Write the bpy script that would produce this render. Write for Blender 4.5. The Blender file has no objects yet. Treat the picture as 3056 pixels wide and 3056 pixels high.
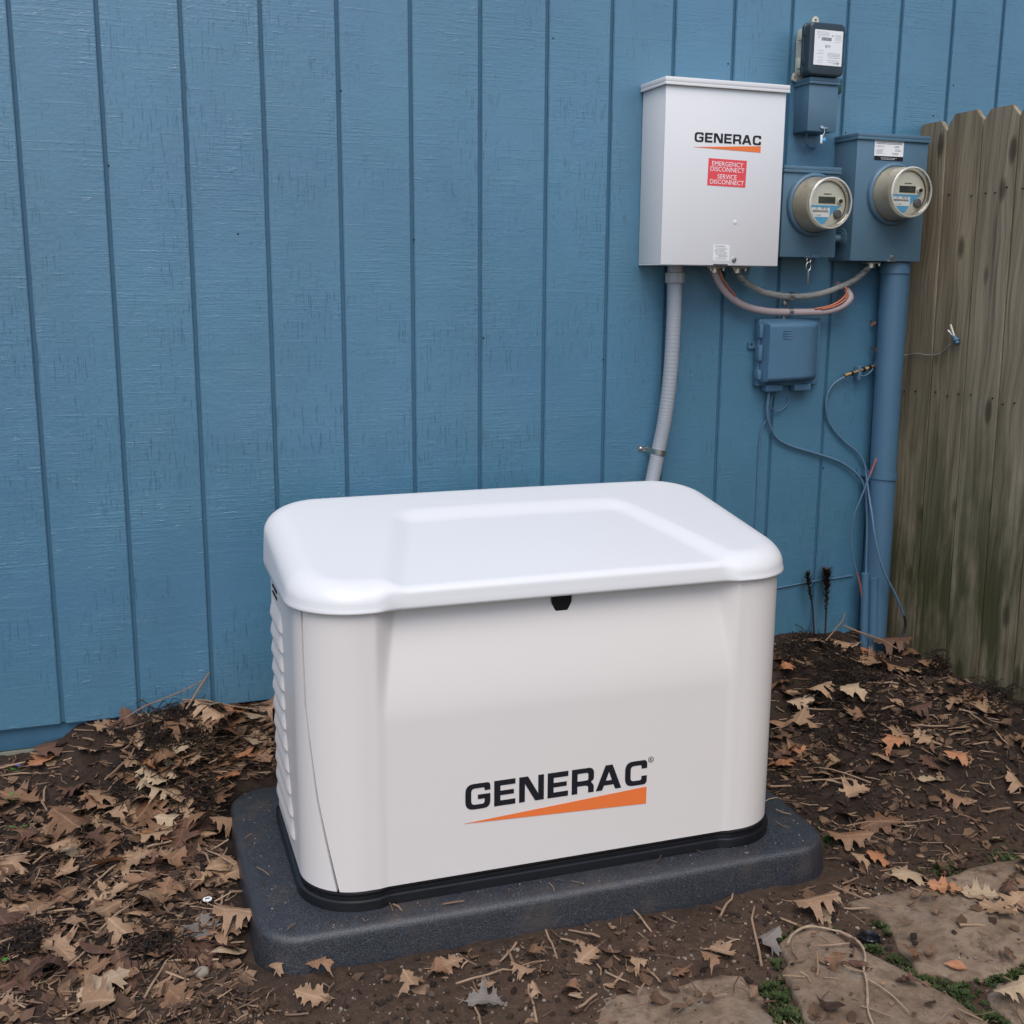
import bpy, bmesh, math, random
import numpy as np
from mathutils import Vector, Matrix, geometry

# ------------------------------------------------------------------ camera, sky, sun, exposure
SC = bpy.context.scene
COL = SC.collection
R = math.radians

cam_d = bpy.data.cameras.new('camera'); cam = bpy.data.objects.new('camera', cam_d); COL.objects.link(cam)
YAW, PITCH, ROLL = 0.3491, 0.1984, 0.0063
_f = Vector((math.sin(YAW)*math.cos(PITCH), math.cos(YAW)*math.cos(PITCH), -math.sin(PITCH)))
_r = Vector((math.cos(YAW), -math.sin(YAW), 0)); _u = _r.cross(_f)
_r2 = _r*math.cos(ROLL) + _u*math.sin(ROLL); _u2 = -_r*math.sin(ROLL) + _u*math.cos(ROLL)
_m = Matrix((( _r2.x, _u2.x, -_f.x, .1571), (_r2.y, _u2.y, -_f.y, -3.2035), (_r2.z, _u2.z, -_f.z, 1.2039), (0, 0, 0, 1)))
cam.matrix_world = _m
cam_d.sensor_width = 36; cam_d.lens = 36*3367.44/3056; cam_d.clip_start = .05; cam_d.clip_end = 500
SC.camera = cam

SUN_EL, SUN_AZ = R(57), R(198)
world = bpy.data.worlds.new('World'); SC.world = world; world.use_nodes = True
wn, wl = world.node_tree.nodes, world.node_tree.links
sky = wn.new('ShaderNodeTexSky'); sky.sky_type = 'NISHITA'; sky.sun_disc = False
sky.sun_elevation = SUN_EL; sky.sun_rotation = SUN_AZ
sky.air_density = 1.0; sky.dust_density = 2.0; sky.ozone_density = 1.0
wl.new(sky.outputs[0], wn['Background'].inputs[0]); wn['Background'].inputs[1].default_value = .15

sun_d = bpy.data.lights.new('sun', 'SUN'); sun_d.energy = 1.35; sun_d.angle = R(46); sun_d.color = (1, .97, .93)
sun = bpy.data.objects.new('sun', sun_d); COL.objects.link(sun)
_s = Vector((math.sin(SUN_AZ)*math.cos(SUN_EL), math.cos(SUN_AZ)*math.cos(SUN_EL), math.sin(SUN_EL)))
sun.rotation_euler = (-_s).to_track_quat('-Z', 'Y').to_euler(); sun.location = (0, -3, 6)

SC.view_settings.view_transform = 'Standard'; SC.view_settings.look = 'None'
SC.view_settings.gamma = 1; SC.view_settings.use_curve_mapping = False
SC.view_settings.exposure = 0.40
SC.cycles.max_bounces = 5; SC.cycles.diffuse_bounces = 2; SC.cycles.glossy_bounces = 2; SC.cycles.transparent_max_bounces = 8

# ------------------------------------------------------------------ helpers
rng = random.Random(7)
nrg = np.random.default_rng(11)
def sm(a, b, x):
    t = np.clip((np.asarray(x, float)-a)/(b-a), 0, 1); return t*t*(3-2*t)
_T = nrg.random((256, 256))
def vnoise(x, y):
    xi = np.floor(x).astype(int); yi = np.floor(y).astype(int); fx = x-xi; fy = y-yi
    fx = fx*fx*(3-2*fx); fy = fy*fy*(3-2*fy)
    a = _T[xi & 255, yi & 255]; b = _T[(xi+1) & 255, yi & 255]; c = _T[xi & 255, (yi+1) & 255]; d = _T[(xi+1) & 255, (yi+1) & 255]
    return (a*(1-fx)+b*fx)*(1-fy)+(c*(1-fx)+d*fx)*fy-.5
def fbm(x, y, f, n=4, g=.5):
    s = 0; a = 1
    for i in range(n):
        s = s+a*vnoise(np.asarray(x)*f+17.3*i, np.asarray(y)*f+5.7*i); f *= 2.03; a *= g
    return s
def tag(o, label=None, cat=None, group=None, kind=None):
    for k, v in (('label', label), ('category', cat), ('group', group), ('kind', kind)):
        if v: o[k] = v
    return o
def link(o, parent=None):
    COL.objects.link(o)
    if parent: o.parent = parent
    return o
def thing(name, label, cat, loc=(0, 0, 0), rz=0, group=None):
    o = bpy.data.objects.new(name, None); o.empty_display_size = .05
    link(o); o.location = loc; o.rotation_euler = (0, 0, rz)
    return tag(o, label, cat, group)
def obj(name, me, mat, parent=None, local=False):
    """link a mesh; world-space geometry is shifted into the parent's frame"""
    if isinstance(me, bmesh.types.BMesh):
        bm = me; me = bpy.data.meshes.new(name); bm.to_mesh(me); bm.free()
    o = bpy.data.objects.new(name, me); link(o, parent)
    if parent and not local:
        off = Vector(parent.location); q = parent.parent
        while q: off += Vector(q.location); q = q.parent
        me.transform(Matrix.Translation(-off))
    for m in (mat if isinstance(mat, (list, tuple)) else [mat]):
        me.materials.append(m)
    return o
def pyd(verts, faces, smooth=True, name='m'):
    me = bpy.data.meshes.new(name); me.from_pydata([tuple(v) for v in verts], [], [tuple(f) for f in faces]); me.update()
    if smooth: me.polygons.foreach_set('use_smooth', [True]*len(me.polygons))
    return me
def smooth(me, ang=40):
    me.polygons.foreach_set('use_smooth', [True]*len(me.polygons))
    try: me.set_sharp_from_angle(angle=R(ang))
    except Exception: pass
    return me
def box(x0, x1, y0, y1, z0, z1, bev=.002, seg=2):
    bm = bmesh.new(); bmesh.ops.create_cube(bm, size=1)
    for v in bm.verts:
        v.co = Vector(((x0+x1)/2+v.co.x*(x1-x0), (y0+y1)/2+v.co.y*(y1-y0), (z0+z1)/2+v.co.z*(z1-z0)))
    if bev: bmesh.ops.bevel(bm, geom=bm.edges[:], offset=bev, segments=seg, affect='EDGES', profile=.5)
    me = bpy.data.meshes.new('box'); bm.to_mesh(me); bm.free()
    return smooth(me, 35)
def join(*mes):
    bm = bmesh.new()
    for m in mes: bm.from_mesh(m)
    me = bpy.data.meshes.new('joined'); bm.to_mesh(me); bm.free()
    return me
def catmull(pts, n=8):
    P = [Vector(p) for p in pts]; P = [P[0]*2-P[1]]+P+[P[-1]*2-P[-2]]; out = []
    for i in range(1, len(P)-2):
        a, b, c, d = P[i-1:i+3]
        for k in range(n):
            t = k/n
            out.append(.5*((2*b)+(c-a)*t+(2*a-5*b+4*c-d)*t*t+(3*b-a-3*c+d)*t**3))
    out.append(P[-2]); return out
def tube(pts, r, seg=10, cap=True, squash=1):
    pts = [Vector(p) for p in pts]; n = len(pts)
    rr = r if isinstance(r, (list, tuple)) else [r]*n
    V = []; F = []
    t0 = (pts[1]-pts[0]).normalized(); up = Vector((0, -1, 0)) if abs(t0.y) < .9 else Vector((0, 0, 1))
    a = (up-t0*up.dot(t0)).normalized()
    for i in range(n):
        t = (pts[min(i+1, n-1)]-pts[max(i-1, 0)]).normalized(); a = (a-t*a.dot(t)).normalized(); b = t.cross(a)
        for k in range(seg):
            th = 2*math.pi*k/seg; V.append(pts[i]+(a*math.cos(th)*squash+b*math.sin(th))*rr[i])
    for i in range(n-1):
        for k in range(seg):
            k2 = (k+1) % seg; F.append((i*seg+k, i*seg+k2, (i+1)*seg+k2, (i+1)*seg+k))
    if cap: F.append(tuple(range(seg))[::-1]); F.append(tuple((n-1)*seg+k for k in range(seg)))
    return smooth(pyd(V, F), 50)
def lathe(prof, c, axis='y', seg=48, cap=False):
    """prof: list of (radius, height along axis); axis y points out of the wall (towards -y)"""
    V = []; F = []; n = len(prof); c = Vector(c)
    for rad, h in prof:
        for k in range(seg):
            th = 2*math.pi*k/seg; x, y = rad*math.cos(th), rad*math.sin(th)
            V.append(c+(Vector((x, -h, y)) if axis == 'y' else Vector((x, y, h)) if axis == 'z' else Vector((h, x, y))))
    for i in range(n-1):
        for k in range(seg):
            k2 = (k+1) % seg; F.append((i*seg+k, i*seg+k2, (i+1)*seg+k2, (i+1)*seg+k))
    if cap: F.append(tuple((n-1)*seg+k for k in range(seg)))
    me = pyd(V, F)
    bm = bmesh.new(); bm.from_mesh(me); bmesh.ops.recalc_face_normals(bm, faces=bm.faces[:]); bm.to_mesh(me); bm.free()
    return smooth(me, 35)
def flat(polys, org, ex, ey, nrm, th=.0006):
    """filled 2-D outlines (holes by even-odd) as a thin raised sheet at org, axes ex, ey, normal nrm"""
    cu = bpy.data.curves.new('c', 'CURVE'); cu.dimensions = '2D'; cu.fill_mode = 'BOTH'; cu.extrude = th/2
    for pl in polys:
        s = cu.splines.new('POLY'); s.points.add(len(pl)-1); s.use_cyclic_u = True
        for p, q in zip(s.points, pl): p.co = (q[0], q[1], 0, 1)
    return _curve_mesh(cu, org, ex, ey, nrm)
def text(body, size, org, ex, ey, nrm, th=.0006, align='CENTER', space=1.0, xs=1.0):
    cu = bpy.data.curves.new('t', 'FONT'); cu.body = body; cu.size = size; cu.align_x = align; cu.extrude = th/2
    cu.space_character = space; cu.resolution_u = 3
    return _curve_mesh(cu, org, Vector(ex)*xs, ey, nrm)
def _curve_mesh(cu, org, ex, ey, nrm):
    o = bpy.data.objects.new('tmp', cu); COL.objects.link(o)
    dg = bpy.context.evaluated_depsgraph_get(); dg.update()
    me = bpy.data.meshes.new_from_object(o.evaluated_get(dg))
    bpy.data.objects.remove(o)
    ex, ey, nrm, org = Vector(ex), Vector(ey), Vector(nrm), Vector(org)
    me.transform(Matrix(((ex.x, ey.x, nrm.x, org.x), (ex.y, ey.y, nrm.y, org.y), (ex.z, ey.z, nrm.z, org.z), (0, 0, 0, 1))))
    me.materials.clear(); return me
def rpoly(pts, n=6):
    """round the corners: pts = (x, y, radius)"""
    out = []; N = len(pts)
    for i in range(N):
        p = Vector(pts[i][:2]); r = pts[i][2] if len(pts[i]) > 2 else 0
        if r <= 0: out.append(p[:]); continue
        a = (Vector(pts[i-1][:2])-p); b = (Vector(pts[(i+1) % N][:2])-p)
        la, lb = a.length, b.length; a.normalize(); b.normalize(); d = min(r, la*.5, lb*.5)
        p0, p1 = p+a*d, p+b*d
        for k in range(n+1):
            t = k/n; out.append(((p0*(1-t)**2+p*2*t*(1-t)+p1*t*t))[:])
    return out

# ------------------------------------------------------------------ materials
class NT:
    def __init__(s, name):
        s.m = bpy.data.materials.new(name); s.m.use_nodes = True; s.t = s.m.node_tree; s.b = s.t.nodes['Principled BSDF']; s._p = None
    def n(s, typ, **kw):
        o = s.t.nodes.new('ShaderNode'+typ)
        for k, v in kw.items(): setattr(o, k, v)
        return o
    def l(s, a, b): s.t.links.new(a, b)
    def pos(s):
        if not s._p: s._p = s.n('NewGeometry').outputs['Position']
        return s._p
    def objc(s): return s.n('TexCoord').outputs['Object']
    def mapv(s, v, sc, loc=(0, 0, 0), rot=(0, 0, 0)):
        m = s.n('Mapping'); m.inputs['Scale'].default_value = sc; m.inputs['Location'].default_value = loc; m.inputs['Rotation'].default_value = rot; s.l(v, m.inputs[0]); return m.outputs[0]
    def noise(s, v, scale, det=4, rough=.55, dist=0):
        o = s.n('TexNoise'); o.inputs['Scale'].default_value = scale; o.inputs['Detail'].default_value = det; o.inputs['Roughness'].default_value = rough; o.inputs['Distortion'].default_value = dist
        if v is not None: s.l(v, o.inputs['Vector'])
        return o.outputs[0]
    def ramp(s, v, stops):
        o = s.n('ValToRGB'); e = o.color_ramp.elements
        while len(e) < len(stops): e.new(.5)
        for el, (p, c) in zip(e, stops):
            el.position = p; el.color = (c, c, c, 1) if isinstance(c, (int, float)) else (*c, 1)
        s.l(v, o.inputs[0]); return o.outputs[0]
    def mix(s, f, a, b, mode='MIX'):
        o = s.n('Mix', data_type='RGBA', blend_type=mode)
        for i, v in ((0, f), (6, a), (7, b)):
            if isinstance(v, (int, float)): o.inputs[i].default_value = v if i == 0 else (v, v, v, 1)
            elif isinstance(v, tuple): o.inputs[i].default_value = (*v, 1)
            else: s.l(v, o.inputs[i])
        return o.outputs[2]
    def math(s, op, a, b=0.):
        o = s.n('Math', operation=op)
        for i, v in ((0, a), (1, b)):
            if isinstance(v, (int, float)): o.inputs[i].default_value = v
            else: s.l(v, o.inputs[i])
        return o.outputs[0]
    def bump(s, h, st, dist=.002, prev=None):
        o = s.n('Bump'); o.inputs['Strength'].default_value = st; o.inputs['Distance'].default_value = dist; s.l(h, o.inputs['Height'])
        if prev is not None: s.l(prev, o.inputs['Normal'])
        return o.outputs[0]
    def relief(s, parts):
        """one bump from several height fields: (height, metres)"""
        tot = None
        for h, a in parts:
            v = s.math('MULTIPLY', h, a); tot = v if tot is None else s.math('ADD', tot, v)
        return s.bump(tot, 1., 1.)
    def set(s, color=None, rough=None, normal=None, spec=None, metal=None):
        for k, v in (('Base Color', color), ('Roughness', rough), ('Normal', normal), ('Specular IOR Level', spec), ('Metallic', metal)):
            if v is None: continue
            i = s.b.inputs[k]
            if isinstance(v, (int, float)): i.default_value = v
            elif isinstance(v, tuple): i.default_value = (*v, 1)
            else: s.l(v, i)
        return s.m

def simple(name, col, rough=.5, spec=.5, metal=0, var=.12, vs=6, bmp=0, bs=300, bd=.0006):
    t = NT(name); p = t.pos()
    n = t.noise(p, vs, 4)
    c = t.mix(n, tuple(x*(1-var) for x in col), tuple(min(1, x*(1+var)) for x in col))
    nm = t.bump(t.noise(p, bs, 2), bmp, bd) if bmp else None
    return t.set(c, rough, nm, spec, metal)

def wall_paint(name='blue_wall_paint', col=(.065, .178, .280)):
    t = NT(name); p = t.pos()
    big = t.noise(t.mapv(p, (1, 1, .5)), 2.2, 3, .6)
    c = t.mix(t.ramp(big, [(.3, 0.), (.7, 1.)]), tuple(x*.88 for x in col), tuple(x*1.12 for x in col))
    tint = t.ramp(t.noise(t.mapv(p, (1.3, 1.3, 2.0), (4, 0, 2)), 1.7, 4, .6), [(.38, 0.), (.62, 1.)])
    c = t.mix(t.math('MULTIPLY', tint, .45), c, (col[0]*1.02, col[1]*1.06, col[2]*.90))
    med = t.noise(t.mapv(p, (5, 5, 60)), 1.6, 3, .65)
    c = t.mix(t.ramp(med, [(.56, 0.), (.74, .30)]), c, tuple(min(1, x*1.4) for x in col))
    # fine vertical drying cracks
    cr = t.noise(t.mapv(p, (130, 130, 9)), 1.4, 3, .65); msk = t.noise(p, 3.5, 3)
    crk = t.math('MULTIPLY', t.ramp(cr, [(.57, 0.), (.67, 1.)]), t.ramp(msk, [(.42, .08), (.58, 1.)]))
    c = t.mix(t.math('MULTIPLY', crk, .5), c, tuple(x*.45 for x in col))
    # saw-mark relief running across the boards, broken into patches
    saw = t.noise(t.mapv(p, (8, 8, 170)), 1.0, 3, .7); saw2 = t.noise(t.mapv(p, (22, 22, 110)), 1.0, 3, .6)
    pat = t.ramp(t.noise(p, 4.5, 4, .6), [(.42, .10), (.68, 1.)])
    lines = t.ramp(t.noise(t.mapv(p, (2.5, 2.5, 95), (0, 0, 7)), 1.0, 3, .6), [(.60, 0.), (.66, 1.), (.72, .2)])
    chip = t.ramp(saw2, [(.62, 0.), (.70, 1.)])
    rel = t.math('ADD', t.math('MULTIPLY', saw, .0017), t.math('MULTIPLY', chip, .0009))
    nm = t.relief([(t.math('MULTIPLY', rel, pat), 1.), (lines, .00022), (crk, -.0006), (t.noise(p, 75, 3, .7), .0009)])
    return t.set(c, .33, nm, 1.0)

M = {}
M['wall'] = wall_paint()
M['groove'] = simple('blue_wall_paint_shaded', (.046, .126, .200), .6, .35, var=.15, vs=20)  # darker copy of the wall paint, recess shade put into the colour
M['concrete'] = NT('mossy_concrete')
_t = M['concrete']; _p = _t.pos()
M['concrete'] = _t.set(_t.mix(_t.ramp(_t.noise(_p, 14, 5), [(.4, 0.), (.65, 1.)]), (.20, .19, .16), (.10, .12, .06)), .9, _t.bump(_t.noise(_p, 120, 4), .5, .003), .2)
M['boxblue'] = simple('blue_grey_box_paint', (.082, .155, .215), .38, .5, var=.10, vs=9, bmp=.12, bs=240)
M['boxblue_plastic'] = simple('blue_painted_plastic', (.075, .16, .25), .42, .45, var=.10, vs=12, bmp=.15, bs=300)
M['pipeblue'] = simple('blue_painted_pipe', (.068, .150, .235), .40, .5, var=.10, vs=7, bmp=.15, bs=160)
M['wireblue'] = simple('blue_painted_cable', (.085, .16, .24), .45, .4, var=.2, vs=30)
M['gen'] = simple('bisque_powder_coat', (.725, .678, .640), .36, .5, var=.015, vs=3, bmp=.06, bs=700, bd=.0003)
M['genlid'] = simple('white_lid_coat', (.70, .695, .69), .34, .5, var=.012, vs=3, bmp=.05, bs=700, bd=.0003)
M['switch'] = simple('light_grey_cabinet_coat', (.72, .71, .70), .40, .5, var=.02, vs=4, bmp=.08, bs=600, bd=.0004)
M['black'] = simple('black_plastic', (.0065, .007, .009), .30, .55, var=.2, vs=20, bmp=.15, bs=500)
M['dark'] = simple('dark_cavity', (.012, .012, .013), .8, .2)
M['logo_black'] = simple('black_vinyl', (.010, .011, .016), .45, .4, var=.05)
M['orange'] = simple('orange_vinyl', (.83, .19, .045), .45, .4, var=.04)
M['red'] = simple('red_sticker', (.76, .075, .085), .5, .4, var=.04)
M['white'] = simple('white_sticker', (.78, .78, .77), .5, .4, var=.03)
M['ink'] = simple('grey_ink', (.10, .10, .11), .6, .3)
M['inkl'] = simple('pale_grey_ink', (.32, .32, .33), .6, .3)
M['cream'] = simple('cream_plastic', (.56, .54, .43), .5, .4, var=.08, vs=20)
M['cover'] = simple('dark_teal_plastic', (.020, .034, .045), .38, .5, var=.2, vs=15)
M['green'] = simple('green_tag', (.008, .06, .05), .5)
M['metertan'] = simple('tan_meter_shroud', (.42, .365, .27), .40, .5, var=.10, vs=14)
M['meterface'] = simple('ivory_meter_face', (.66, .64, .54), .5, .4, var=.03)
M['lcd'] = simple('lcd_glass', (.060, .075, .062), .2, .5, var=.1)
M['lcd_off'] = simple('dark_lcd_glass', (.030, .040, .036), .2, .5, var=.1)
M['labelblue'] = simple('blue_meter_label', (.09, .36, .62), .5, .4, var=.05)
M['clipblue'] = simple('faded_teal_plastic', (.07, .16, .24), .5, .4, var=.3, vs=60)
M['steel'] = simple('zinc_plated_steel', (.55, .55, .52), .32, .5, 1, var=.15, vs=40)
M['brass'] = simple('weathered_brass', (.40, .29, .15), .4, .5, .8, var=.3, vs=120)
M['cond'] = simple('grey_flex_conduit', (.30, .32, .35), .40, .4, var=.06, vs=10)
M['condfit'] = simple('grey_conduit_fitting', (.30, .30, .31), .5, .4)
M['cable_grey'] = NT('weathered_grey_cable'); _t = M['cable_grey']; _p = _t.pos()
M['cable_grey'] = _t.set(_t.mix(_t.ramp(_t.noise(_t.mapv(_p, (14, 14, 70)), 1.5, 4), [(.52, 0.), (.66, 1.)]), (.27, .27, .25), (.10, .12, .15)), .6, _t.bump(_t.noise(_p, 90, 3), .3, .001), .3)
M['cable_pink'] = simple('pale_mauve_cable', (.40, .32, .32), .45, .4, var=.10, vs=14)
M['copper'] = simple('copper_orange_wire', (.46, .15, .085), .45, .4, .2, var=.2, vs=40)
M['orangewire'] = simple('faded_orange_wire', (.30, .10, .07), .5, .4, var=.3, vs=20)
M['blackcable'] = simple('black_rubber_cable', (.014, .015, .018), .4, .5)

def glass_mat():
    t = NT('clear_meter_cover'); t.t.nodes.remove(t.b)
    tr = t.n('BsdfTransparent'); tr.inputs[0].default_value = (.93, .93, .90, 1)
    gl = t.n('BsdfGlossy'); gl.inputs['Roughness'].default_value = .03; gl.inputs[0].default_value = (.95, .95, .95, 1)
    lw = t.n('LayerWeight'); lw.inputs[0].default_value = .5; mx = t.n('MixShader')
    fac = t.ramp(lw.outputs['Facing'], [(0., .07), (.5, .13), (.8, .42), (1., .9)])
    t.l(fac, mx.inputs[0]); t.l(tr.outputs[0], mx.inputs[1]); t.l(gl.outputs[0], mx.inputs[2])
    t.l(mx.outputs[0], t.t.nodes['Material Output'].inputs[0]); return t.m
M['glass'] = glass_mat()
M['rim'] = simple('clear_cover_edge', (.62, .60, .52), .12, .8, var=.12, vs=30)

def pad_mat():
    t = NT('charcoal_textured_plastic'); p = t.pos()
    sp = t.noise(p, 330, 2, .6); c = t.mix(t.ramp(sp, [(.48, 0.), (.66, 1.)]), (.017, .019, .025), (.062, .067, .079))
    d = t.ramp(t.noise(p, 8, 5, .7), [(.52, 0.), (.72, .6)])
    c = t.mix(d, c, (.085, .064, .048))
    nm = t.bump(t.noise(p, 420, 2, .6), .65, .0022)
    return t.set(c, t.ramp(sp, [(.35, .32), (.7, .48)]), nm, .7)
M['pad'] = pad_mat()

def soil_mat():
    t = NT('dark_soil'); p = t.pos()
    a = t.noise(p, 3.2, 5, .6); b = t.noise(p, 42, 5, .65); f = t.noise(p, 260, 3, .7)
    c = t.mix(t.ramp(a, [(.35, 0.), (.65, 1.)]), (.014, .0098, .0082), (.040, .026, .019))
    c = t.mix(t.ramp(b, [(.42, 0.), (.72, .7)]), c, (.060, .040, .028))
    c = t.mix(t.ramp(f, [(.62, 0.), (.78, .55)]), c, (.17, .125, .09))
    # drier and browner away from the wall
    sx = t.n('SeparateXYZ'); t.l(p, sx.inputs[0])
    dry = t.n('MapRange'); dry.inputs[1].default_value = -.85; dry.inputs[2].default_value = -1.25; t.l(sx.outputs[1], dry.inputs[0])
    c = t.mix(t.math('MULTIPLY', dry.outputs[0], .62), c, t.mix(b, (.055, .033, .022), (.155, .10, .068)))
    nm = t.relief([(b, .008), (f, .003)])
    return t.set(c, .92, nm, .18)
M['soil'] = soil_mat()
def stone_mat():
    t = NT('brown_flagstone'); p = t.pos()
    a = t.noise(p, 5, 6, .65); b = t.noise(p, 30, 5, .7); f = t.noise(p, 200, 3)
    c = t.mix(t.ramp(a, [(.35, 0.), (.65, 1.)]), (.155, .106, .070), (.275, .203, .142))
    c = t.mix(t.ramp(b, [(.46, 0.), (.70, .8)]), c, (.085, .054, .037))
    c = t.mix(t.ramp(t.noise(t.mapv(p, (1, 1, 1), (3, 1, 0)), 9, 5, .7), [(.56, 0.), (.70, .55)]), c, (.25, .215, .175))
    nm = t.relief([(a, .010), (b, .0045), (f, .001)])
    return t.set(c, .85, nm, .25)
M['stone'] = stone_mat()
def leaf_mat(name, c0, c1, vein):
    t = NT(name); oc = t.objc(); oi = t.n('ObjectInfo').outputs['Random']
    base = t.mix(oi, c0, c1)
    n = t.noise(oc, 26, 5, .65)
    c = t.mix(t.ramp(n, [(.42, 0.), (.72, .75)]), base, tuple(x*.52 for x in c0))
    c = t.mix(t.ramp(t.noise(oc, 90, 3), [(.60, 0.), (.75, .35)]), c, tuple(min(1, x*1.35) for x in c1))
    sx = t.n('SeparateXYZ'); t.l(oc, sx.inputs[0])
    ay = t.math('ABSOLUTE', sx.outputs[1])
    mid = t.ramp(ay, [(.0, 1.), (.0022, .8), (.0035, 0.)])
    w = t.math('FRACT', t.math('MULTIPLY', t.math('SUBTRACT', sx.outputs[0], t.math('MULTIPLY', ay, .9)), 58.))
    sv = t.ramp(t.math('ABSOLUTE', t.math('SUBTRACT', w, .5)), [(.0, 1.), (.05, .6), (.09, 0.)])
    v = t.math('MAXIMUM', mid, t.math('MULTIPLY', sv, .45))
    c = t.mix(t.math('MULTIPLY', v, .55), c, vein)
    nm = t.relief([(v, .0006), (n, .0012)])
    m = t.set(c, .62, nm, .35); return m
M['leaf_tan'] = leaf_mat('tan_oak_leaf', (.25, .148, .085), (.37, .235, .140), (.43, .29, .18))
M['leaf_brown'] = leaf_mat('brown_oak_leaf', (.14, .070, .036), (.25, .136, .075), (.32, .19, .11))
M['leaf_dark'] = leaf_mat('dark_russet_leaf', (.075, .036, .024), (.13, .065, .040), (.19, .10, .06))
M['leaf_orange'] = leaf_mat('rust_oak_leaf', (.33, .135, .062), (.40, .18, .085), (.46, .25, .13))
M['leaf_pale'] = leaf_mat('pale_buff_leaf', (.35, .25, .155), (.42, .305, .195), (.47, .35, .24))
M['leaf_grey'] = leaf_mat('grey_damp_leaf', (.15, .13, .11), (.20, .17, .15), (.24, .2, .17))
def stuff_mat(name, cols, rough=.75, sc=37.):
    t = NT(name); p = t.pos(); 
    gi = t.n('NewGeometry').outputs['Random Per Island']
    st = [(i/(len(cols)-1) if len(cols) > 1 else 0, c) for i, c in enumerate(cols)]
    c = t.ramp(gi, st); c = t.mix(t.ramp(t.noise(p, sc, 3), [(.35, .0), (.7, .5)]), c, tuple(x*.5 for x in cols[0]))
    return t.set(c, rough, t.bump(t.noise(p, 200, 2), .4, .001), .3)
M['frag'] = stuff_mat('leaf_fragments', [(.035, .020, .014), (.10, .055, .035), (.23, .135, .078), (.06, .033, .020), (.15, .085, .048), (.31, .195, .118)])
M['straw'] = stuff_mat('straw_bits', [(.24, .145, .09), (.07, .042, .028), (.36, .24, .15), (.12, .068, .044), (.42, .30, .20)])
M['twig'] = stuff_mat('dry_stem', [(.34, .22, .14), (.20, .12, .08), (.44, .31, .20), (.26, .16, .10)])
M['crumb'] = stuff_mat('soil_crumbs', [(.020, .013, .010), (.05, .033, .024), (.030, .02, .015), (.10, .072, .052)], .95)
M['pebble'] = stuff_mat('small_pebbles', [(.12, .085, .06), (.24, .19, .145), (.34, .29, .23), (.16, .11, .08)], .8)
M['fibre'] = stuff_mat('blackened_roots', [(.010, .008, .007), (.028, .018, .013), (.016, .011, .009), (.05, .03, .02)], .9)
M['moss'] = stuff_mat('moss', [(.020, .034, .009), (.052, .080, .018), (.032, .050, .013), (.085, .10, .030)], .8)
M['sprout'] = simple('fresh_green_leaf', (.07, .20, .03), .5, .4, var=.3, vs=60)
M['violet'] = simple('violet_petal', (.13, .09, .55), .6, .3)
M['deadstalk'] = simple('black_brown_stalk', (.030, .018, .016), .7, .3, var=.4, vs=50)
M['root'] = simple('bleached_root', (.34, .25, .17), .8, .3, var=.25, vs=60, bmp=.5, bs=180, bd=.001)

def fence_mat():
    t = NT('weathered_fence_wood'); p = t.pos(); oi = t.n('ObjectInfo').outputs['Random']
    sx = t.n('SeparateXYZ'); t.l(p, sx.inputs[0])
    off = t.n('CombineXYZ'); t.l(t.math('MULTIPLY', oi, 37.), off.inputs[0]); t.l(t.math('MULTIPLY', oi, 11.), off.inputs[2])
    va = t.n('VectorMath', operation='ADD'); t.l(p, va.inputs[0]); t.l(off.outputs[0], va.inputs[1]); q = va.outputs[0]
    # knots: rare cells that push the grain aside
    kn = t.n('TexVoronoi'); kn.inputs['Scale'].default_value = 1.0; t.l(t.mapv(q, (9, 9, 3.4)), kn.inputs['Vector']); kd = kn.outputs['Distance']
    kmask = t.ramp(kd, [(.0, 1.), (.10, .85), (.17, .0)])
    warp = t.n('VectorMath', operation='ADD'); cz = t.n('CombineXYZ'); t.l(t.math('MULTIPLY', kd, .030), cz.inputs[1]); t.l(q, warp.inputs[0]); t.l(cz.outputs[0], warp.inputs[1])
    g1 = t.noise(t.mapv(warp.outputs[0], (70, 70, 1.6)), 1.0, 5, .62); g2 = t.noise(t.mapv(warp.outputs[0], (240, 240, 5)), 1.0, 3, .6)
    big = t.noise(t.mapv(q, (9, 9, .8)), 1.0, 4, .6)
    c = t.mix(t.ramp(big, [(.32, 0.), (.68, 1.)]), (.13, .094, .053), (.40, .325, .21))
    c = t.mix(t.ramp(oi, [(0., 0.), (.35, .55), (.6, .1), (1., .7)]), c, (.33, .28, .20))
    c = t.mix(t.ramp(g1, [(.44, .0), (.68, .6)]), c, (.085, .062, .042))
    c = t.mix(t.ramp(g2, [(.5, .0), (.75, .55)]), c, (.38, .32, .235))
    st = t.ramp(t.noise(t.mapv(q, (22, 22, .9)), 1.0, 4, .6), [(.54, 0.), (.70, .75)]); c = t.mix(st, c, (.060, .048, .046))
    wh = t.ramp(t.noise(t.mapv(q, (60, 60, 7)), 1.0, 4, .7), [(.66, 0.), (.75, .5)]); c = t.mix(wh, c, (.32, .30, .28))
    c = t.mix(t.math('MULTIPLY', kmask, .8), c, (.040, .027, .018))
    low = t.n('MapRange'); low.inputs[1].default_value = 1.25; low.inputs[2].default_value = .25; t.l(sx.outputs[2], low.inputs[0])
    algae_shade = t.math('MULTIPLY', t.ramp(t.noise(t.mapv(q, (8, 8, 2.2)), 1.0, 5, .6), [(.36, 0.), (.56, 1.)]), t.math('MULTIPLY', low.outputs[0], .85))
    c = t.mix(algae_shade, c, (.045, .052, .016))  # algae, darkened and carried upward to paint shade low on the planks
    nm = t.relief([(g1, .0026), (g2, .0007), (kmask, .0015)])
    return t.set(c, .85, nm, .2)
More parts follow.
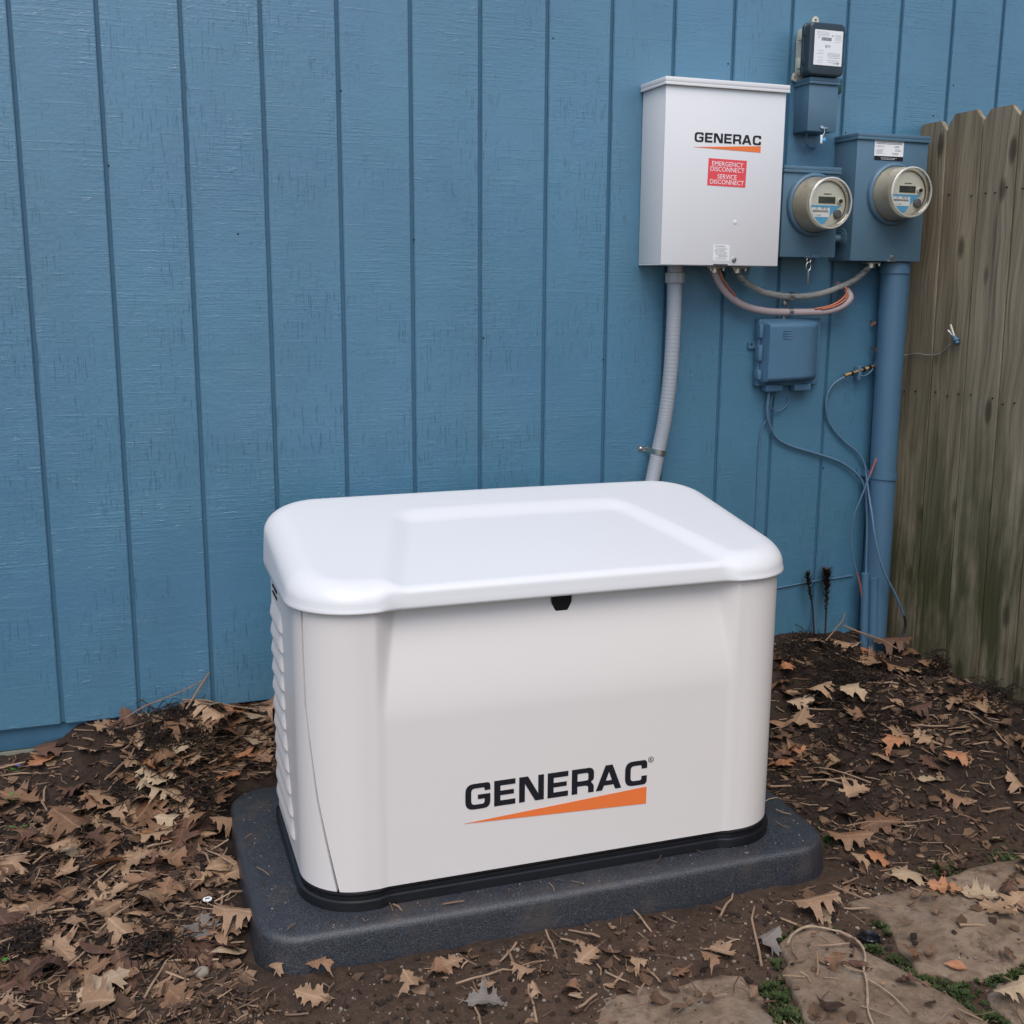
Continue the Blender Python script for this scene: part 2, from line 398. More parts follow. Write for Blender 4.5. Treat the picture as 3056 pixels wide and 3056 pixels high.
M['fence'] = fence_mat()
M['nail'] = simple('rusty_nail', (.035, .018, .012), .6, .4, .6)

# ------------------------------------------------------------------ ground
def base_h(x, y):
    x = np.asarray(x, float); y = np.asarray(y, float)
    h = np.interp(-y, [-.2, 0, .10, .20, .30, .55, 1.05, 1.4, 6], [0, 0, -.06, -.145, -.175, -.195, -.236, -.245, -.25])
    h = h-.07*sm(.08, -.12, x)*sm(-.3, 0, y)
    h = h+.045*np.exp(-((x-.30)/.17)**2-((y+.12)/.12)**2)
    h = h+(np.maximum(-.045, h)-h)*sm(2.0, 2.66, x)*sm(-1.25, -.65, y)
    h = h+.03*np.exp(-((x-2.35)/.2)**2-((y+.06)/.1)**2)
    return h
def ground_h(x, y):
    x = np.asarray(x, float); y = np.asarray(y, float)
    rough = sm(-1.15, -.85, y)                                   # trodden, flatter strip in front
    h = base_h(x, y)+fbm(x, y, 5, 4)*(.012+.022*rough)+fbm(x+9, y, 38, 3)*(.005+.009*rough)
    inpad = sm(.36, .44, x)*sm(1.86, 1.78, x)*sm(-1.07, -.99, y)*sm(-.20, -.28, y)
    return h*(1-inpad)+np.minimum(h, -.225)*inpad
def gz(x, y): return float(ground_h(np.array([x]), np.array([y]))[0])

xs = np.concatenate([[-60, -25, -10, -5, -3, -2, -1.3, -.9, -.6], np.arange(-.40, 3.0, .009), [3.1, 3.4, 4, 5, 7, 12, 30, 60]])
ys = np.concatenate([[-60, -25, -12, -7, -5, -4, -3.2, -2.7, -2.3, -2.0], np.arange(-1.85, .03, .009), [.06]])
GX, GY = np.meshgrid(xs, ys); GZ = ground_h(GX, GY)
nx, ny = len(xs), len(ys)
idx = np.arange(nx*ny).reshape(ny, nx)
q = np.stack([idx[:-1, :-1], idx[:-1, 1:], idx[1:, 1:], idx[1:, :-1]], -1).reshape(-1, 4)
me = bpy.data.meshes.new('ground'); me.vertices.add(nx*ny)
me.vertices.foreach_set('co', np.stack([GX, GY, GZ], -1).ravel()); me.loops.add(q.size); me.polygons.add(len(q))
me.loops.foreach_set('vertex_index', q.ravel()); me.polygons.foreach_set('loop_start', np.arange(0, q.size, 4)); me.polygons.foreach_set('use_smooth', np.ones(len(q), bool)); me.update(calc_edges=True)
ground = obj('ground', me, M['soil']); tag(ground, kind='structure')

# flagstone path in the near corner
path = bpy.data.objects.new('stone_path', None); link(path); path.location = (1.6, -1.4, -.24); tag(path, kind='structure')
STONES = [
    [(1.502, -1.269), (1.554, -1.234), (1.617, -1.22), (1.64, -1.263), (1.676, -1.359), (1.698, -1.443), (1.727, -1.528), (1.745, -1.66), (1.60, -1.76), (1.43, -1.70), (1.404, -1.508), (1.417, -1.465), (1.442, -1.378)],
    [(1.752, -1.171), (1.818, -1.165), (1.934, -1.172), (2.077, -1.157), (2.192, -1.144), (2.34, -1.15), (2.42, -1.30), (2.30, -1.47), (2.10, -1.50), (1.967, -1.506), (1.849, -1.522), (1.774, -1.508), (1.727, -1.46), (1.742, -1.388), (1.755, -1.345), (1.79, -1.282), (1.782, -1.219)],
    [(1.05, -1.31), (1.15, -1.30), (1.281, -1.324), (1.325, -1.316), (1.37, -1.337), (1.365, -1.42), (1.349, -1.49), (1.32, -1.66), (1.15, -1.74), (1.02, -1.62), (1.00, -1.42)],
    [(1.803, -1.563), (1.858, -1.546), (1.96, -1.553), (2.12, -1.56), (2.26, -1.66), (2.16, -1.86), (1.90, -1.90), (1.78, -1.76)],
    [(2.40, -1.55), (2.62, -1.50), (2.72, -1.70), (2.55, -1.85), (2.34, -1.74)]]
for k, pl in enumerate(STONES):
    P = [Vector(p) for p in pl]; c = sum(P, Vector((0, 0)))/len(P); out = []
    for i in range(len(P)):
        a, b = P[i], P[(i+1) % len(P)]; n = max(1, int((b-a).length/.018))
        for j in range(n):
            w = a.lerp(b, j/n); d = (w-c).normalized()*float(fbm(w.x, w.y, 22, 3))*.022; out.append(w+d)
    V = []; F = []; n = len(out)
    rings = [(1.0, -.02), (1.0, .004), (.985, .013), (.955, .017), (.85, .019), (.7, .020), (.5, .021), (.3, .020), (.12, .020)]
    tilt = (rng.uniform(-.02, .02), rng.uniform(-.02, .02))
    for s, z in rings:
        for w in out:
            e = c+(w-c)*s
            V.append((e.x, e.y, float(base_h(e.x, e.y))+z+(e.x-c.x)*tilt[0]+(e.y-c.y)*tilt[1]-(.004 if k != 2 else .012)+(.012*float(fbm(e.x, e.y, 9, 4)) if s < .99 else 0)))
    for r_ in range(len(rings)-1):
        for i in range(n): j = (i+1) % n; F.append((r_*n+i, r_*n+j, (r_+1)*n+j, (r_+1)*n+i))
    F.append(tuple((len(rings)-1)*n+i for i in range(n)))
    obj('flagstone', smooth(pyd(V, F), 60), M['stone'], path)

def inside(x, y, P):
    c = False; j = len(P)-1
    for i in range(len(P)):
        if (P[i][1] > y) != (P[j][1] > y) and x < (P[j][0]-P[i][0])*(y-P[i][1])/(P[j][1]-P[i][1])+P[i][0]: c = not c
        j = i
    return c
def on_flag(x, y): return y < -1.1 and any(inside(x, y, P) for P in STONES)
def surf(x, y):
    """height of whatever lies uppermost on the ground here"""
    z = gz(x, y)
    return max(z, float(base_h(x, y))+.022) if on_flag(x, y) else z

# ------------------------------------------------------------------ house wall
NAILS = [(2.016, 1.87), (2.867, 1.86), (2.795, 1.76), (2.456, 1.69), (.53, 1.335), (2.40, 1.55), (2.45, .60), (.82, 1.72), (1.23, 1.05), (1.44, 1.9), (.21, 1.5), (.62, .35), (1.02, 1.33), (1.62, .98)]
wall = thing('house_wall', 'blue painted board siding wall of the house behind the generator', 'wall', (1.3, 0, 0))
S = .2032
bd = bmesh.new()
bw, bh = S-.0115, 2.75
bmesh.ops.create_cube(bd, size=1)
for v in bd.verts: v.co = Vector((v.co.x*bw, .012+v.co.y*.024, bh/2+v.co.z*bh))
bmesh.ops.bevel(bd, geom=bd.edges[:], offset=.0022, segments=2, affect='EDGES')
bme = bpy.data.meshes.new('siding_board'); bd.to_mesh(bme); bd.free(); smooth(bme, 35); bme.materials.append(M['wall'])
for k in range(-8, 19):
    o = bpy.data.objects.new('siding_board', bme); link(o, wall); o.location = ((k+.5)*S-1.3, 0, rng.uniform(-.0015, .0015))
for x_, z_ in NAILS:
    obj('nail_head', lathe([(.0028, -.001), (.0028, .0004), (.0001, .0006)], (x_, 0, z_), seg=8), M['nail'], wall)
obj('groove_backing', box(-8*S, 19*S+.1, .0085, .12, .004, 2.75, 0), M['groove'], wall)
obj('base_board', box(-8*S, 19*S+.1, .020, .119, -.066, .0035, .002), M['groove'], wall)
obj('foundation', box(-8*S, 19*S+.1, .014, .30, -.6, -.068, .003), M['concrete'], wall)

# ------------------------------------------------------------------ fence
FX = 2.75
fence = thing('wooden_fence', 'weathered dog-eared plank fence meeting the blue wall at the corner', 'fence', (FX, -1, 0))
yb = .022; k = 0
fr = random.Random(3)
while yb > -3.6:
    w = [.148, .157, .150, .148, .150, .146][k] if k < 6 else fr.uniform(.142, .152)
    z1 = [1.730, 1.744, 1.738, 1.742, 1.73, 1.745][k] if k < 6 else fr.uniform(1.72, 1.75)
    y0, y1 = yb-.0026, yb-w+.0026; ear = .032; zb = -.30
    dx = fr.uniform(-.0012, .0012); lean = -.022
    pr = [(y0, zb), (y1, zb), (y1, z1-ear), (y1+ear*.9, z1), (y0-ear*.9, z1), (y0, z1-ear)]
    nz = 14
    bm = bmesh.new()
    fv = [bm.verts.new((FX+dx, a, b)) for a, b in pr]; bkv = [bm.verts.new((FX+dx+.016, a, b)) for a, b in pr]
    bm.faces.new(fv); bm.faces.new(bkv[::-1])
    for i in range(6): bm.faces.new((fv[(i+1) % 6], fv[i], bkv[i], bkv[(i+1) % 6]))
    bmesh.ops.recalc_face_normals(bm, faces=bm.faces[:])
    bmesh.ops.bevel(bm, geom=bm.edges[:], offset=.0012, segments=2, affect='EDGES')
    for v in bm.verts: v.co.y += (1.72-v.co.z)*lean*.9 if True else 0
    me = bpy.data.meshes.new('plank'); bm.to_mesh(me); bm.free(); smooth(me, 35)
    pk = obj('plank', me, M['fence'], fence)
    if k < 8:
        for zz in (1.49, .86):
            for j, t in enumerate((.18, .5, .82)):
                if fr.random() < .2: continue
                yy = y0+(y1-y0)*(t+fr.uniform(-.06, .06)); z_ = zz+fr.uniform(-.012, .012); yy += (1.72-z_)*lean*.9
                nm = tube([(FX+dx-.006, yy, z_), (FX+dx+.003, yy+fr.uniform(-.004, .004), z_+.003)], .0021, 6); pn = obj('nail', nm, M['nail'], pk)
    # added strip behind the joint, blocks light so the gap stays dark
    bm = bmesh.new(); bmesh.ops.create_cube(bm, size=1)
    for v in bm.verts:
        z_ = -.30 if v.co.z < 0 else z1-.06; v.co = Vector((FX+.0215+v.co.x*.006, yb-w+v.co.y*.05+(1.72-z_)*lean*.9, z_))
    obj('gap_light_blocker', bm, M['fence'], fence)
    yb -= w; k += 1
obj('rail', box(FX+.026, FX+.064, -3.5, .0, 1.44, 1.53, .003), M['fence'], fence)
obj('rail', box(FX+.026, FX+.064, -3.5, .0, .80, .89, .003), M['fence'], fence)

# ------------------------------------------------------------------ generator and its pad
GEN = (1.113, -.6453, -.0181); ZP = -.1535
def rrect(a, b, r, n=26, step=.012):
    """points and outward normals of a rounded rectangle, counter-clockwise from the right side"""
    P = []
    for cx, cy, a0 in ((a-r, b-r, 0), (-a+r, b-r, 90), (-a+r, -b+r, 180), (a-r, -b+r, 270)):
        for i in range(n+1):
            th = R(a0+90*i/n); P.append((cx+r*math.cos(th), cy+r*math.sin(th), math.cos(th), math.sin(th)))
    out = []
    for i in range(len(P)):
        p, q_ = P[i], P[(i+1) % len(P)]; out.append(p)
        d = math.hypot(q_[0]-p[0], q_[1]-p[1]); m = int(d/step)
        if d > .03:
            for j in range(1, m): t = j/m; out.append((p[0]+(q_[0]-p[0])*t, p[1]+(q_[1]-p[1])*t, p[2], p[3]))
    return np.array(out)
def grid_mesh(V, closed=True, flip=False):
    nr, nc = V.shape[:2]; F = []
    for i in range(nr-1):
        for j in range(nc if closed else nc-1):
            j2 = (j+1) % nc; f = (i*nc+j, i*nc+j2, (i+1)*nc+j2, (i+1)*nc+j); F.append(f[::-1] if flip else f)
    return V.reshape(-1, 3), F

padt = thing('equipment_pad', 'charcoal grey textured plastic pad under the generator', 'pad', (GEN[0], GEN[1], -.2353), GEN[2])
pr_ = rrect(.712, .394, .10)
rows = []
bul = lambda P: np.stack([P[:, 0]+P[:, 2]*.010*(1-(P[:, 1]/.394)**2), P[:, 1]+P[:, 3]*.010*(1-(P[:, 0]/.712)**2)], -1)
for ins, z in [(.0, -.05), (.001, .0), (.004, .02), (.007, .05), (.0085, .066), (.0105, .0735), (.0150, .0785), (.021, .0812), (.028, .0819), (.06, .0820), (.14, .0820), (.25, .082), (.36, .082)]:
    xy = bul(pr_); 
    if ins > .09:
        f = (.36-ins)/.27; med = np.stack([np.clip(xy[:, 0], -.33, .33), xy[:, 1]*0], -1); e0 = xy-pr_[:, 2:]*.09; xy = med+(e0-med)*max(f, .02)
    else: xy = xy-pr_[:, 2:]*ins
    rows.append(np.column_stack([xy, np.full(len(xy), z)]))
V, F = grid_mesh(np.array(rows)); F.append(tuple((len(rows)-1)*len(pr_)+i for i in range(len(pr_))))
obj('pad_slab', smooth(pyd(V, F), 60), M['pad'], padt, True)

gen = thing('standby_generator', 'large off-white standby generator with black lettering on a charcoal pad', 'generator', (GEN[0], GEN[1], ZP), GEN[2])
BO = -.0107
def inset_front(P, z):
    """how far the middle of the front is set back between the two corner pillars"""
    x, nyy = P[:, 0], P[:, 3]
    u = np.clip((z-.27)/.27, 0, 1); u = u*u/(u+.45)*1.45; D = .0032+.040*u; bwid = .020+.034*u
    t = np.clip((.437-np.abs(x))/bwid, 0, 1); t = .35*t*t*(3-2*t)+.65*t
    return np.where(nyy < -.9, D*t, 0.)
# base frame
bp = rrect(.5895, .3027, .125)
rows = []
for o_, z in [(.0135, 0), (.0135, .0190), (.0125, .0222), (.009, .0245), (.0030, .0258), (.0022, .0305), (.0045, .0340), (.0068, .0365), (.0062, .0400), (.0, .0422), (-.03, .0422)]:
    ins = inset_front(bp, -.1)*2.8
    rows.append(np.column_stack([bp[:, 0]+bp[:, 2]*o_, bp[:, 1]+bp[:, 3]*o_+ins+BO, np.full(len(bp), z)]))
V, F = grid_mesh(np.array(rows)); obj('base_frame', smooth(pyd(V, F), 30), M['black'], gen, True)
# shell: angle of the seam on the front-left corner as a function of height
zs = np.linspace(-.1110, .545, 120)
bpts = rrect(.595, .306, .13, 60, .010)
def seam_i(z):
    th = 207+np.interp(z, [-.13, .10, .30, .42, .6], [36, 14, 1.5, 0, 0]); return th
ang = np.degrees(np.arctan2(bpts[:, 3], bpts[:, 2])) % 360
# arc-length parameter so that panels can be cut along the seam
d = np.hypot(np.diff(np.append(bpts[:, 0], bpts[0, 0])), np.diff(np.append(bpts[:, 1], bpts[0, 1]))); sl = np.concatenate([[0], np.cumsum(d)]); TOT = sl[-1]
def at_s(s):
    s = np.mod(s, TOT); ex = np.vstack([bpts, bpts[:1]])
    r_ = np.column_stack([np.interp(s, sl, ex[:, i]) for i in range(4)]); l_ = np.hypot(r_[:, 2], r_[:, 3]); r_[:, 2] /= l_; r_[:, 3] /= l_; return r_
iL = np.where((np.abs(bpts[:, 2]+1) < 1e-6) & (bpts[:, 1] < 0))[0][-1]; sL0 = sl[iL]           # start of the front-left corner arc
iR = np.where((np.abs(bpts[:, 3]+1) < 1e-6) & (bpts[:, 0] > 0))[0][-1]; sR0 = sl[iR]           # end of the front straight
sseam = lambda z: sL0+.13*np.radians(seam_i(z)-180)
def shell(u0, u1, n, name, mat, off=0., dep=True, ret=.012):
    rows = []
    for z in zs:
        a, b = u0(z), u1(z); s = np.linspace(a, b, n); P = at_s(s); ins = inset_front(P, z) if dep else 0
        x = P[:, 0]-P[:, 2]*off; y = P[:, 1]-P[:, 3]*off+ins+BO
        # folded return edges at both ends
        x0, y0 = x[0]-P[0, 2]*ret, y[0]-P[0, 3]*ret; x1, y1 = x[-1]-P[-1, 2]*ret, y[-1]-P[-1, 3]*ret
        rows.append(np.column_stack([np.concatenate([[x0], x, [x1]]), np.concatenate([[y0], y, [y1]]), np.full(n+2, z-ZP)]))
    V, F = grid_mesh(np.array(rows), False); return obj(name, smooth(pyd(V, F), 50), mat, gen, True)
shell(lambda z: sseam(z)+.0032, lambda z: sR0+.13*R(60), 240, 'front_panel', M['gen'])
shell(lambda z: sR0+.13*R(60)+.005-TOT, lambda z: sseam(z)-.0032, 320, 'side_panel', M['gen'])
rows = []
for z in (-.1, .54):
    rows.append(np.column_stack([bpts[:, 0]*.96, bpts[:, 1]*.82+BO+.012, np.full(len(bpts), z-ZP)]))
V, F = grid_mesh(np.array(rows)); obj('inner_shell', pyd(V, F), M['dark'], gen, True)
# louvres on the left side
for k in range(11):
    zc = .424-k*.0470; ye = float(np.interp(zc, [-.06, .05, .14, .2, .5], [-.128, -.075, -.042, -.02, -.018]))
    yb_ = .165; n = 34; rows = []
    yy = np.concatenate([np.linspace(yb_, ye+.03, 16), ye+.03-.03*np.sin(np.linspace(.1, math.pi/2, 14))])
    prof = [(.024, 0.), (.020, .0015), (.010, .0055), (-.004, .0095), (-.013, .0112), (-.0175, .0105), (-.0195, .007), (-.0205, -.002)]
    for y in yy:
        t = float(np.clip((y-ye)/.03, 0, 1)); e = math.sqrt(max(0, 1-(1-t)**2)); eb = float(sm(yb_, yb_-.02, y)) if y > .14 else 1
        rows.append([(-.595-(o_*.75*e*eb if o_ > 0 else o_), y+BO*0, zc-.022*(1-e)*.6+dz*(.35+.65*e)-ZP) for dz, o_ in prof])
    V, F = grid_mesh(np.array(rows), False); obj('louver', smooth(pyd(V, F), 60), M['gen'], gen, True)
# small vent slots under the lid on the left side
for k in range(3):
    obj('vent_slot', box(-.5975, -.590, .05, .13, .497-k*.016-ZP, .504-k*.016-ZP, .002), M['dark'], gen, True)
# lid
lp = rrect(.612, .3207, .15, 40, .010)
LZ = .526
ztop = lambda y: .5835+.147*(y+.30)
def recess(x, y):
    hw = .31+np.clip((.135-y)/.435, 0, 1.1)*.125
    a = (hw-np.abs(x-.008))/.062; b = (.140-y)/.080
    ta = sm(0, 1, a)*sm(0, 1, b); return .0125*ta
def crown(x, y): return .010*(1-(x/.61)**2)*(1-((y)/.33)**2)
rows = []; xy0 = lp[:, :2]
fr_in = np.where(lp[:, 3] < -.6, .011*sm(0, 1, (.44-np.abs(lp[:, 0]))/.05), 0)
wf = sm(.2, .98, -lp[:, 3]); RSv = .050*(1-wf)+wf*(.042-.028*sm(0, 1, (.44-np.abs(lp[:, 0]))/.06))
def lid_row(ins, zf):
    x = xy0[:, 0]-lp[:, 2]*ins; y = xy0[:, 1]-lp[:, 3]*ins+fr_in
    return x, y
x, y = lid_row(.022, 0); rows.append(np.column_stack([x, y+BO, np.full(len(x), LZ+.006)]))
x, y = lid_row(.004, 0); rows.append(np.column_stack([x, y+BO, np.full(len(x), LZ)]))
x, y = lid_row(.0008, 0); rows.append(np.column_stack([x, y+BO, np.full(len(x), LZ+.002)]))
for t in (.15, .5, .9):
    x, y = lid_row(.004*t, 0); zt = ztop(y)-recess(x, np.full_like(x, -.25))*(lp[:, 3] < -.6)
    hs = np.maximum(zt-RSv-LZ, .012); rows.append(np.column_stack([x, y+BO, LZ+.003+(hs-.003)*t]))
for a in np.linspace(8, 90, 12):
    ca, sa = math.cos(R(a)), math.sin(R(a)); ins = .004+RSv*1.3*(1-ca); x, y = lid_row(ins, 0)
    zt = ztop(y)-recess(x, y)+crown(x, y); rs = np.minimum(RSv, zt-LZ-.012)
    rows.append(np.column_stack([x, y+BO, zt-rs*(1-sa)]))
xe, ye_ = lid_row(.004+RSv*1.3, 0); mx_ = np.clip(xe, -.30, .30); my_ = np.zeros_like(xe)
for k in np.linspace(.985, 0.0, 70):
    x = mx_+(xe-mx_)*k; y = my_+(ye_-my_)*k
    rows.append(np.column_stack([x, y+BO, ztop(y)-recess(x, y)+crown(x, y)]))
A_ = np.array(rows); A_[:, :, 2] -= ZP
V, F = grid_mesh(A_); me = pyd(V, F)
bm = bmesh.new(); bm.from_mesh(me); bmesh.ops.remove_doubles(bm, verts=bm.verts[:], dist=1e-5); bmesh.ops.recalc_face_normals(bm, faces=bm.faces[:]); bm.to_mesh(me); bm.free()
obj('lid', smooth(me, 60), M['genlid'], gen, True)
# latch below the lid
FY = -.306+BO
latch = rpoly([(-.0265, .03, .002), (.0215, .03, .002), (.0215, .014, .003), (.0125, -.006, .004), (-.0165, -.006, .004), (-.0265, .014, .003)])
lme = flat([latch], (0, FY+.038, .4885-ZP), (1, 0, 0), (0, -.04, 1), (0, -1, -.04), .012); obj('lid_latch', smooth(lme, 40), M['black'], gen, True)
# lettering: wide square-shouldered capitals
def letters():
    T = .235; W = {}
    def rr_(x0, y0, x1, y1, r, n=7): return rpoly([(x0, y0, r), (x1, y0, r), (x1, y1, r), (x0, y1, r)], n)
    Gp = rpoly([(1.0, .70), (1.0, 1-.0, .30), (0, 1, .34), (0, 0, .34), (1, 0, .34), (1, .56, .02), (.5, .56, .0), (.5, .385, 0), (.77, .385, .0), (.77, .18, .10), (.235, .18, .16), (.235, .82, .16), (.77, .82, .10), (.77, .70, 0)])
    W['G'] = (1.0, [Gp])
    W['E'] = (.86, [[(0, 0), (.86, 0), (.86, .205), (.25, .205), (.25, .41), (.80, .41), (.80, .59), (.25, .59), (.25, .795), (.86, .795), (.86, 1), (0, 1)]])
    W['N'] = (1.02, [[(0, 0), (.235, 0), (.235, .72), (.66, 0), (1.02, 0), (1.02, 1), (.785, 1), (.785, .28), (.36, 1), (0, 1)]])
    Ro = rpoly([(0, 0), (.24, 0), (.24, .30), (.60, .30, .08), (.70, .26, .08), (.70, 0), (.94, 0), (.94, .30, .10), (.80, .42, .08), (.94, .52, .12), (.94, 1, .26), (0, 1)])
    W['R'] = (.94, [Ro, rpoly([(.24, .50), (.70, .50, .08), (.70, .81, .08), (.24, .81)])])
    W['A'] = (1.10, [[(0, 0), (.265, 0), (.345, .19), (.755, .19), (.835, 0), (1.10, 0), (.70, 1), (.40, 1)], [(.42, .375), (.68, .375), (.55, .73)]])
    Cp = rpoly([(.96, .66), (.96, 1, .32), (0, 1, .34), (0, 0, .34), (.96, 0, .32), (.96, .36), (.72, .36), (.72, .19, .10), (.24, .19, .16), (.24, .81, .16), (.72, .81, .10), (.72, .66)])
    W['C'] = (.96, [Cp]); return W
LT = letters()
def logo(x0, x1, z0, h, sw_z0, sw_z1, ypl, parent, reg=False, local=True):
    gap = .155; tot = sum(LT[c][0] for c in 'GENERAC')+gap*6-.06; k = (x1-x0)/tot; x = x0; P = []
    for i, c in enumerate('GENERAC'):
        w, pl = LT[c]
        for p in pl: P.append([(x+px*k, py*h) for px, py in p])
        x += (w+gap-(.06 if c == 'R' else 0))*k
    obj('lettering', flat(P, (0, ypl, z0), (1, 0, 0), (0, 0, 1), (0, -1, 0)), M['logo_black'], parent, local)
    obj('swoosh', flat([[(x0-.003, (sw_z0+sw_z1)/2-z0-.003), (x1, sw_z0-z0), (x1, sw_z1-z0)]], (0, ypl, z0), (1, 0, 0), (0, 0, 1), (0, -1, 0)), M['orange'], parent, local)
    if reg:
        c = [(x1+.0095+.0072*math.cos(2*math.pi*i/20), h-.001+.0072*math.sin(2*math.pi*i/20)) for i in range(20)]
        c2 = [(x1+.0095+.0060*math.cos(2*math.pi*i/20), h-.001+.0060*math.sin(2*math.pi*i/20)) for i in range(20)]
        me = join(flat([c, c2], (0, ypl, z0), (1, 0, 0), (0, 0, 1), (0, -1, 0)), text('R', .0105, (x1+.0095, ypl, z0+h-.005), (1, 0, 0), (0, 0, 1), (0, -1, 0)))
        obj('registered_mark', me, M['logo_black'], parent, local)
logo(-.239, .210, .044-ZP, .0615, -.006-ZP, .037-ZP, -.306+BO+.0032-.0006, gen, True)

# ------------------------------------------------------------------ transfer switch cabinet
sw = thing('transfer_switch', 'tall light grey electrical cabinet with red sticker hanging on the blue wall', 'electrical cabinet', (1.93, 0, 1.267))
obj('cabinet_body', box(1.730, 2.127, -.149, -.002, 1.270, 1.777, .002), M['switch'], sw)
obj('front_cover', box(1.7285, 2.1285, -.1535, -.1495, 1.266, 1.776, .0018), M['switch'], sw)
cap = box(1.722, 2.136, -.162, .0, 1.7775, 1.791, .002); obj('top_cap', join(cap, box(1.722, 2.136, -.162, -.1595, 1.769, 1.7774, .001), box(1.722, 1.7245, -.1594, -.001, 1.769, 1.7774, .0008)), M['switch'], sw)
obj('bottom_flange', box(1.7295, 2.1275, -.1505, -.004, 1.2655, 1.2695, .001), M['switch'], sw)
logo(1.826, 2.049, 1.617, .0270, 1.596, 1.6145, -.1539, sw, False, False)
rs = obj('warning_sticker', flat([[(-.0645, -.0385), (.0645, -.0385), (.0645, .0385), (-.0645, .0385)]], (1.9385, -.1539, 1.5335), (1, 0, -.02), (.02, 0, 1), (0, -1, 0), .0005), M['red'], sw)
rt = []
for s_, z_ in (('EMERGENCY', .0185), ('DISCONNECT', .0030), ('SERVICE', -.0175), ('DISCONNECT', -.0330)):
    rt.append(text(s_, .0186, (1.9385, -.1543, 1.5335+z_), (1, 0, -.02), (.02, 0, 1), (0, -1, 0), .0004, space=1.0, xs={'EMERGENCY': 1.0, 'SERVICE': .98}.get(s_, .98)))
obj('sticker_text', join(*rt), M['white'], rs)
wl_ = obj('instruction_label', flat([[(-.0275, -.0235), (.0275, -.0235), (.0275, .0235), (-.0275, .0235)]], (1.930, -.1539, 1.303), (1, 0, 0), (0, 0, 1), (0, -1, 0), .0005), M['white'], sw)
def print_lines(parent, x0, x1, zlist, y, hgt=.0011, jit=.2, seed=1, mat='ink'):
    r_ = random.Random(seed); P = []
    for z in zlist:
        a = x0+(x1-x0)*r_.uniform(0, jit); b = x1-(x1-x0)*r_.uniform(0, jit); x = a
        while x < b:
            w = r_.uniform(.002, .006); P.append([(x, z), (min(x+w, b), z), (min(x+w, b), z+hgt), (x, z+hgt)]); x += w+.0012
    obj('print', flat(P, (0, y, 0), (1, 0, 0), (0, 0, 1), (0, -1, 0), .0003), M[mat], parent)
print_lines(wl_, 1.906, 1.954, [1.3215, 1.3075, 1.2925], -.1543, .0017, .3, 1)
print_lines(wl_, 1.906, 1.954, [1.317, 1.3145, 1.312, 1.3035, 1.301, 1.2985, 1.296, 1.2885, 1.286, 1.2835], -.1543, .0009, .15, 2, 'inkl')
obj('cover_screw', lathe([(.0075, 0), (.0078, .003), (.006, .006), (.002, .0066), (0.0001, .0066)], (1.974, -.1535, 1.283), seg=20), M['steel'], sw)
obj('plug_button', lathe([(.006, 0), (.006, .0012), (.0045, .002), (.0001, .002)], (1.973, -.1535, 1.393), seg=20), M['switch'], sw)
obj('latch_slot', box(1.904, 1.953, -.1555, -.1515, 1.2660, 1.2695, .0006), M['dark'], sw)
def connector(parent, x, z, y=-.05, w=.032):
    """metal cable connector under a box"""
    obj('cable_connector', join(box(x-w, x+w, y-.016, y+.016, z-.007, z-.001, .001), lathe([(.014, 0), (.014, -.014), (.011, -.016)], (x, y, z-.006), 'z', 18), tube([(x-w*.7, y-.018, z-.006), (x-w*.7, y-.018, z-.014)], .004, 8), tube([(x+w*.7, y-.018, z-.006), (x+w*.7, y-.018, z-.014)], .004, 8)), M['steel'], parent)
connector(sw, 1.962, 1.2655, -.06); connector(sw, 2.043, 1.2655, -.06, .028)

# flexible conduit from cabinet to generator
cd = thing('flexible_conduit', 'ribbed grey flexible conduit running down from the tall grey cabinet', 'conduit', (1.829, -.05, .58))
cpts = catmull([(1.829, -.055, 1.225), (1.831, -.053, 1.107), (1.828, -.05, .945), (1.815, -.047, .796), (1.796, -.046, .693), (1.767, -.06, .579), (1.72, -.11, .46), (1.66, -.20, .36), (1.62, -.30, .31)], 40)
rad = [.0221+(.0008 if i % 3 else 0) for i in range(len(cpts))]
obj('conduit_hose', tube(cpts, rad, 20), M['cond'], cd)
obj('fitting', join(lathe([(.027, 0), (.030, .003), (.030, .030), (.027, .033), (.024, .034)], (1.829, -.055, 1.212), 'z', 10), lathe([(.0235, 0), (.0235, .022)], (1.829, -.055, 1.244), 'z', 24)), M['condfit'], cd)
st = thing('conduit_strap', 'shiny metal two-hole strap holding the grey flexible conduit', 'pipe strap', (1.80, 0, .69))
ang_ = [math.pi*t/12 for t in range(13)]
def strap_mesh(c, rr, wd, tilt=0, ears=.018, th=.002, yb=0.0):
    """band over a pipe of radius rr centred at c, with flat ears on the wall"""
    pts = [(-rr-ears, yb), (-rr-.002, yb)]+[(-rr*math.cos(a), c[1]-rr*math.sin(a)) for a in ang_]+[(rr+.002, yb), (rr+ears, yb)]
    V = []; F = []
    for x, y in pts:
        for dz in (-wd/2, wd/2): 
            for o_ in (0, -th): V.append((c[0]+x, y+o_, c[2]+dz+x*tilt))
    for i in range(len(pts)-1):
        a = i*4; b = a+4
        F += [(a, b, b+2, a+2), (a+1, a+3, b+3, b+1), (a, a+1, b+1, b), (a+2, b+2, b+3, a+3)]
    F += [(0, 2, 3, 1), (len(V)-4, len(V)-3, len(V)-1, len(V)-2)]
    return smooth(pyd(V, F), 30)
obj('band', strap_mesh((1.796, -.046, .691), .0245, .016, -.16, .024, yb=-.001), M['steel'], st)
for sx_ in (-1, 1): obj('screw', lathe([(.006, 0), (.006, .002), (.004, .004), (.0001, .0045)], (1.796+sx_*.039, -.003, .691-sx_*.006), seg=12), M['steel'], st)

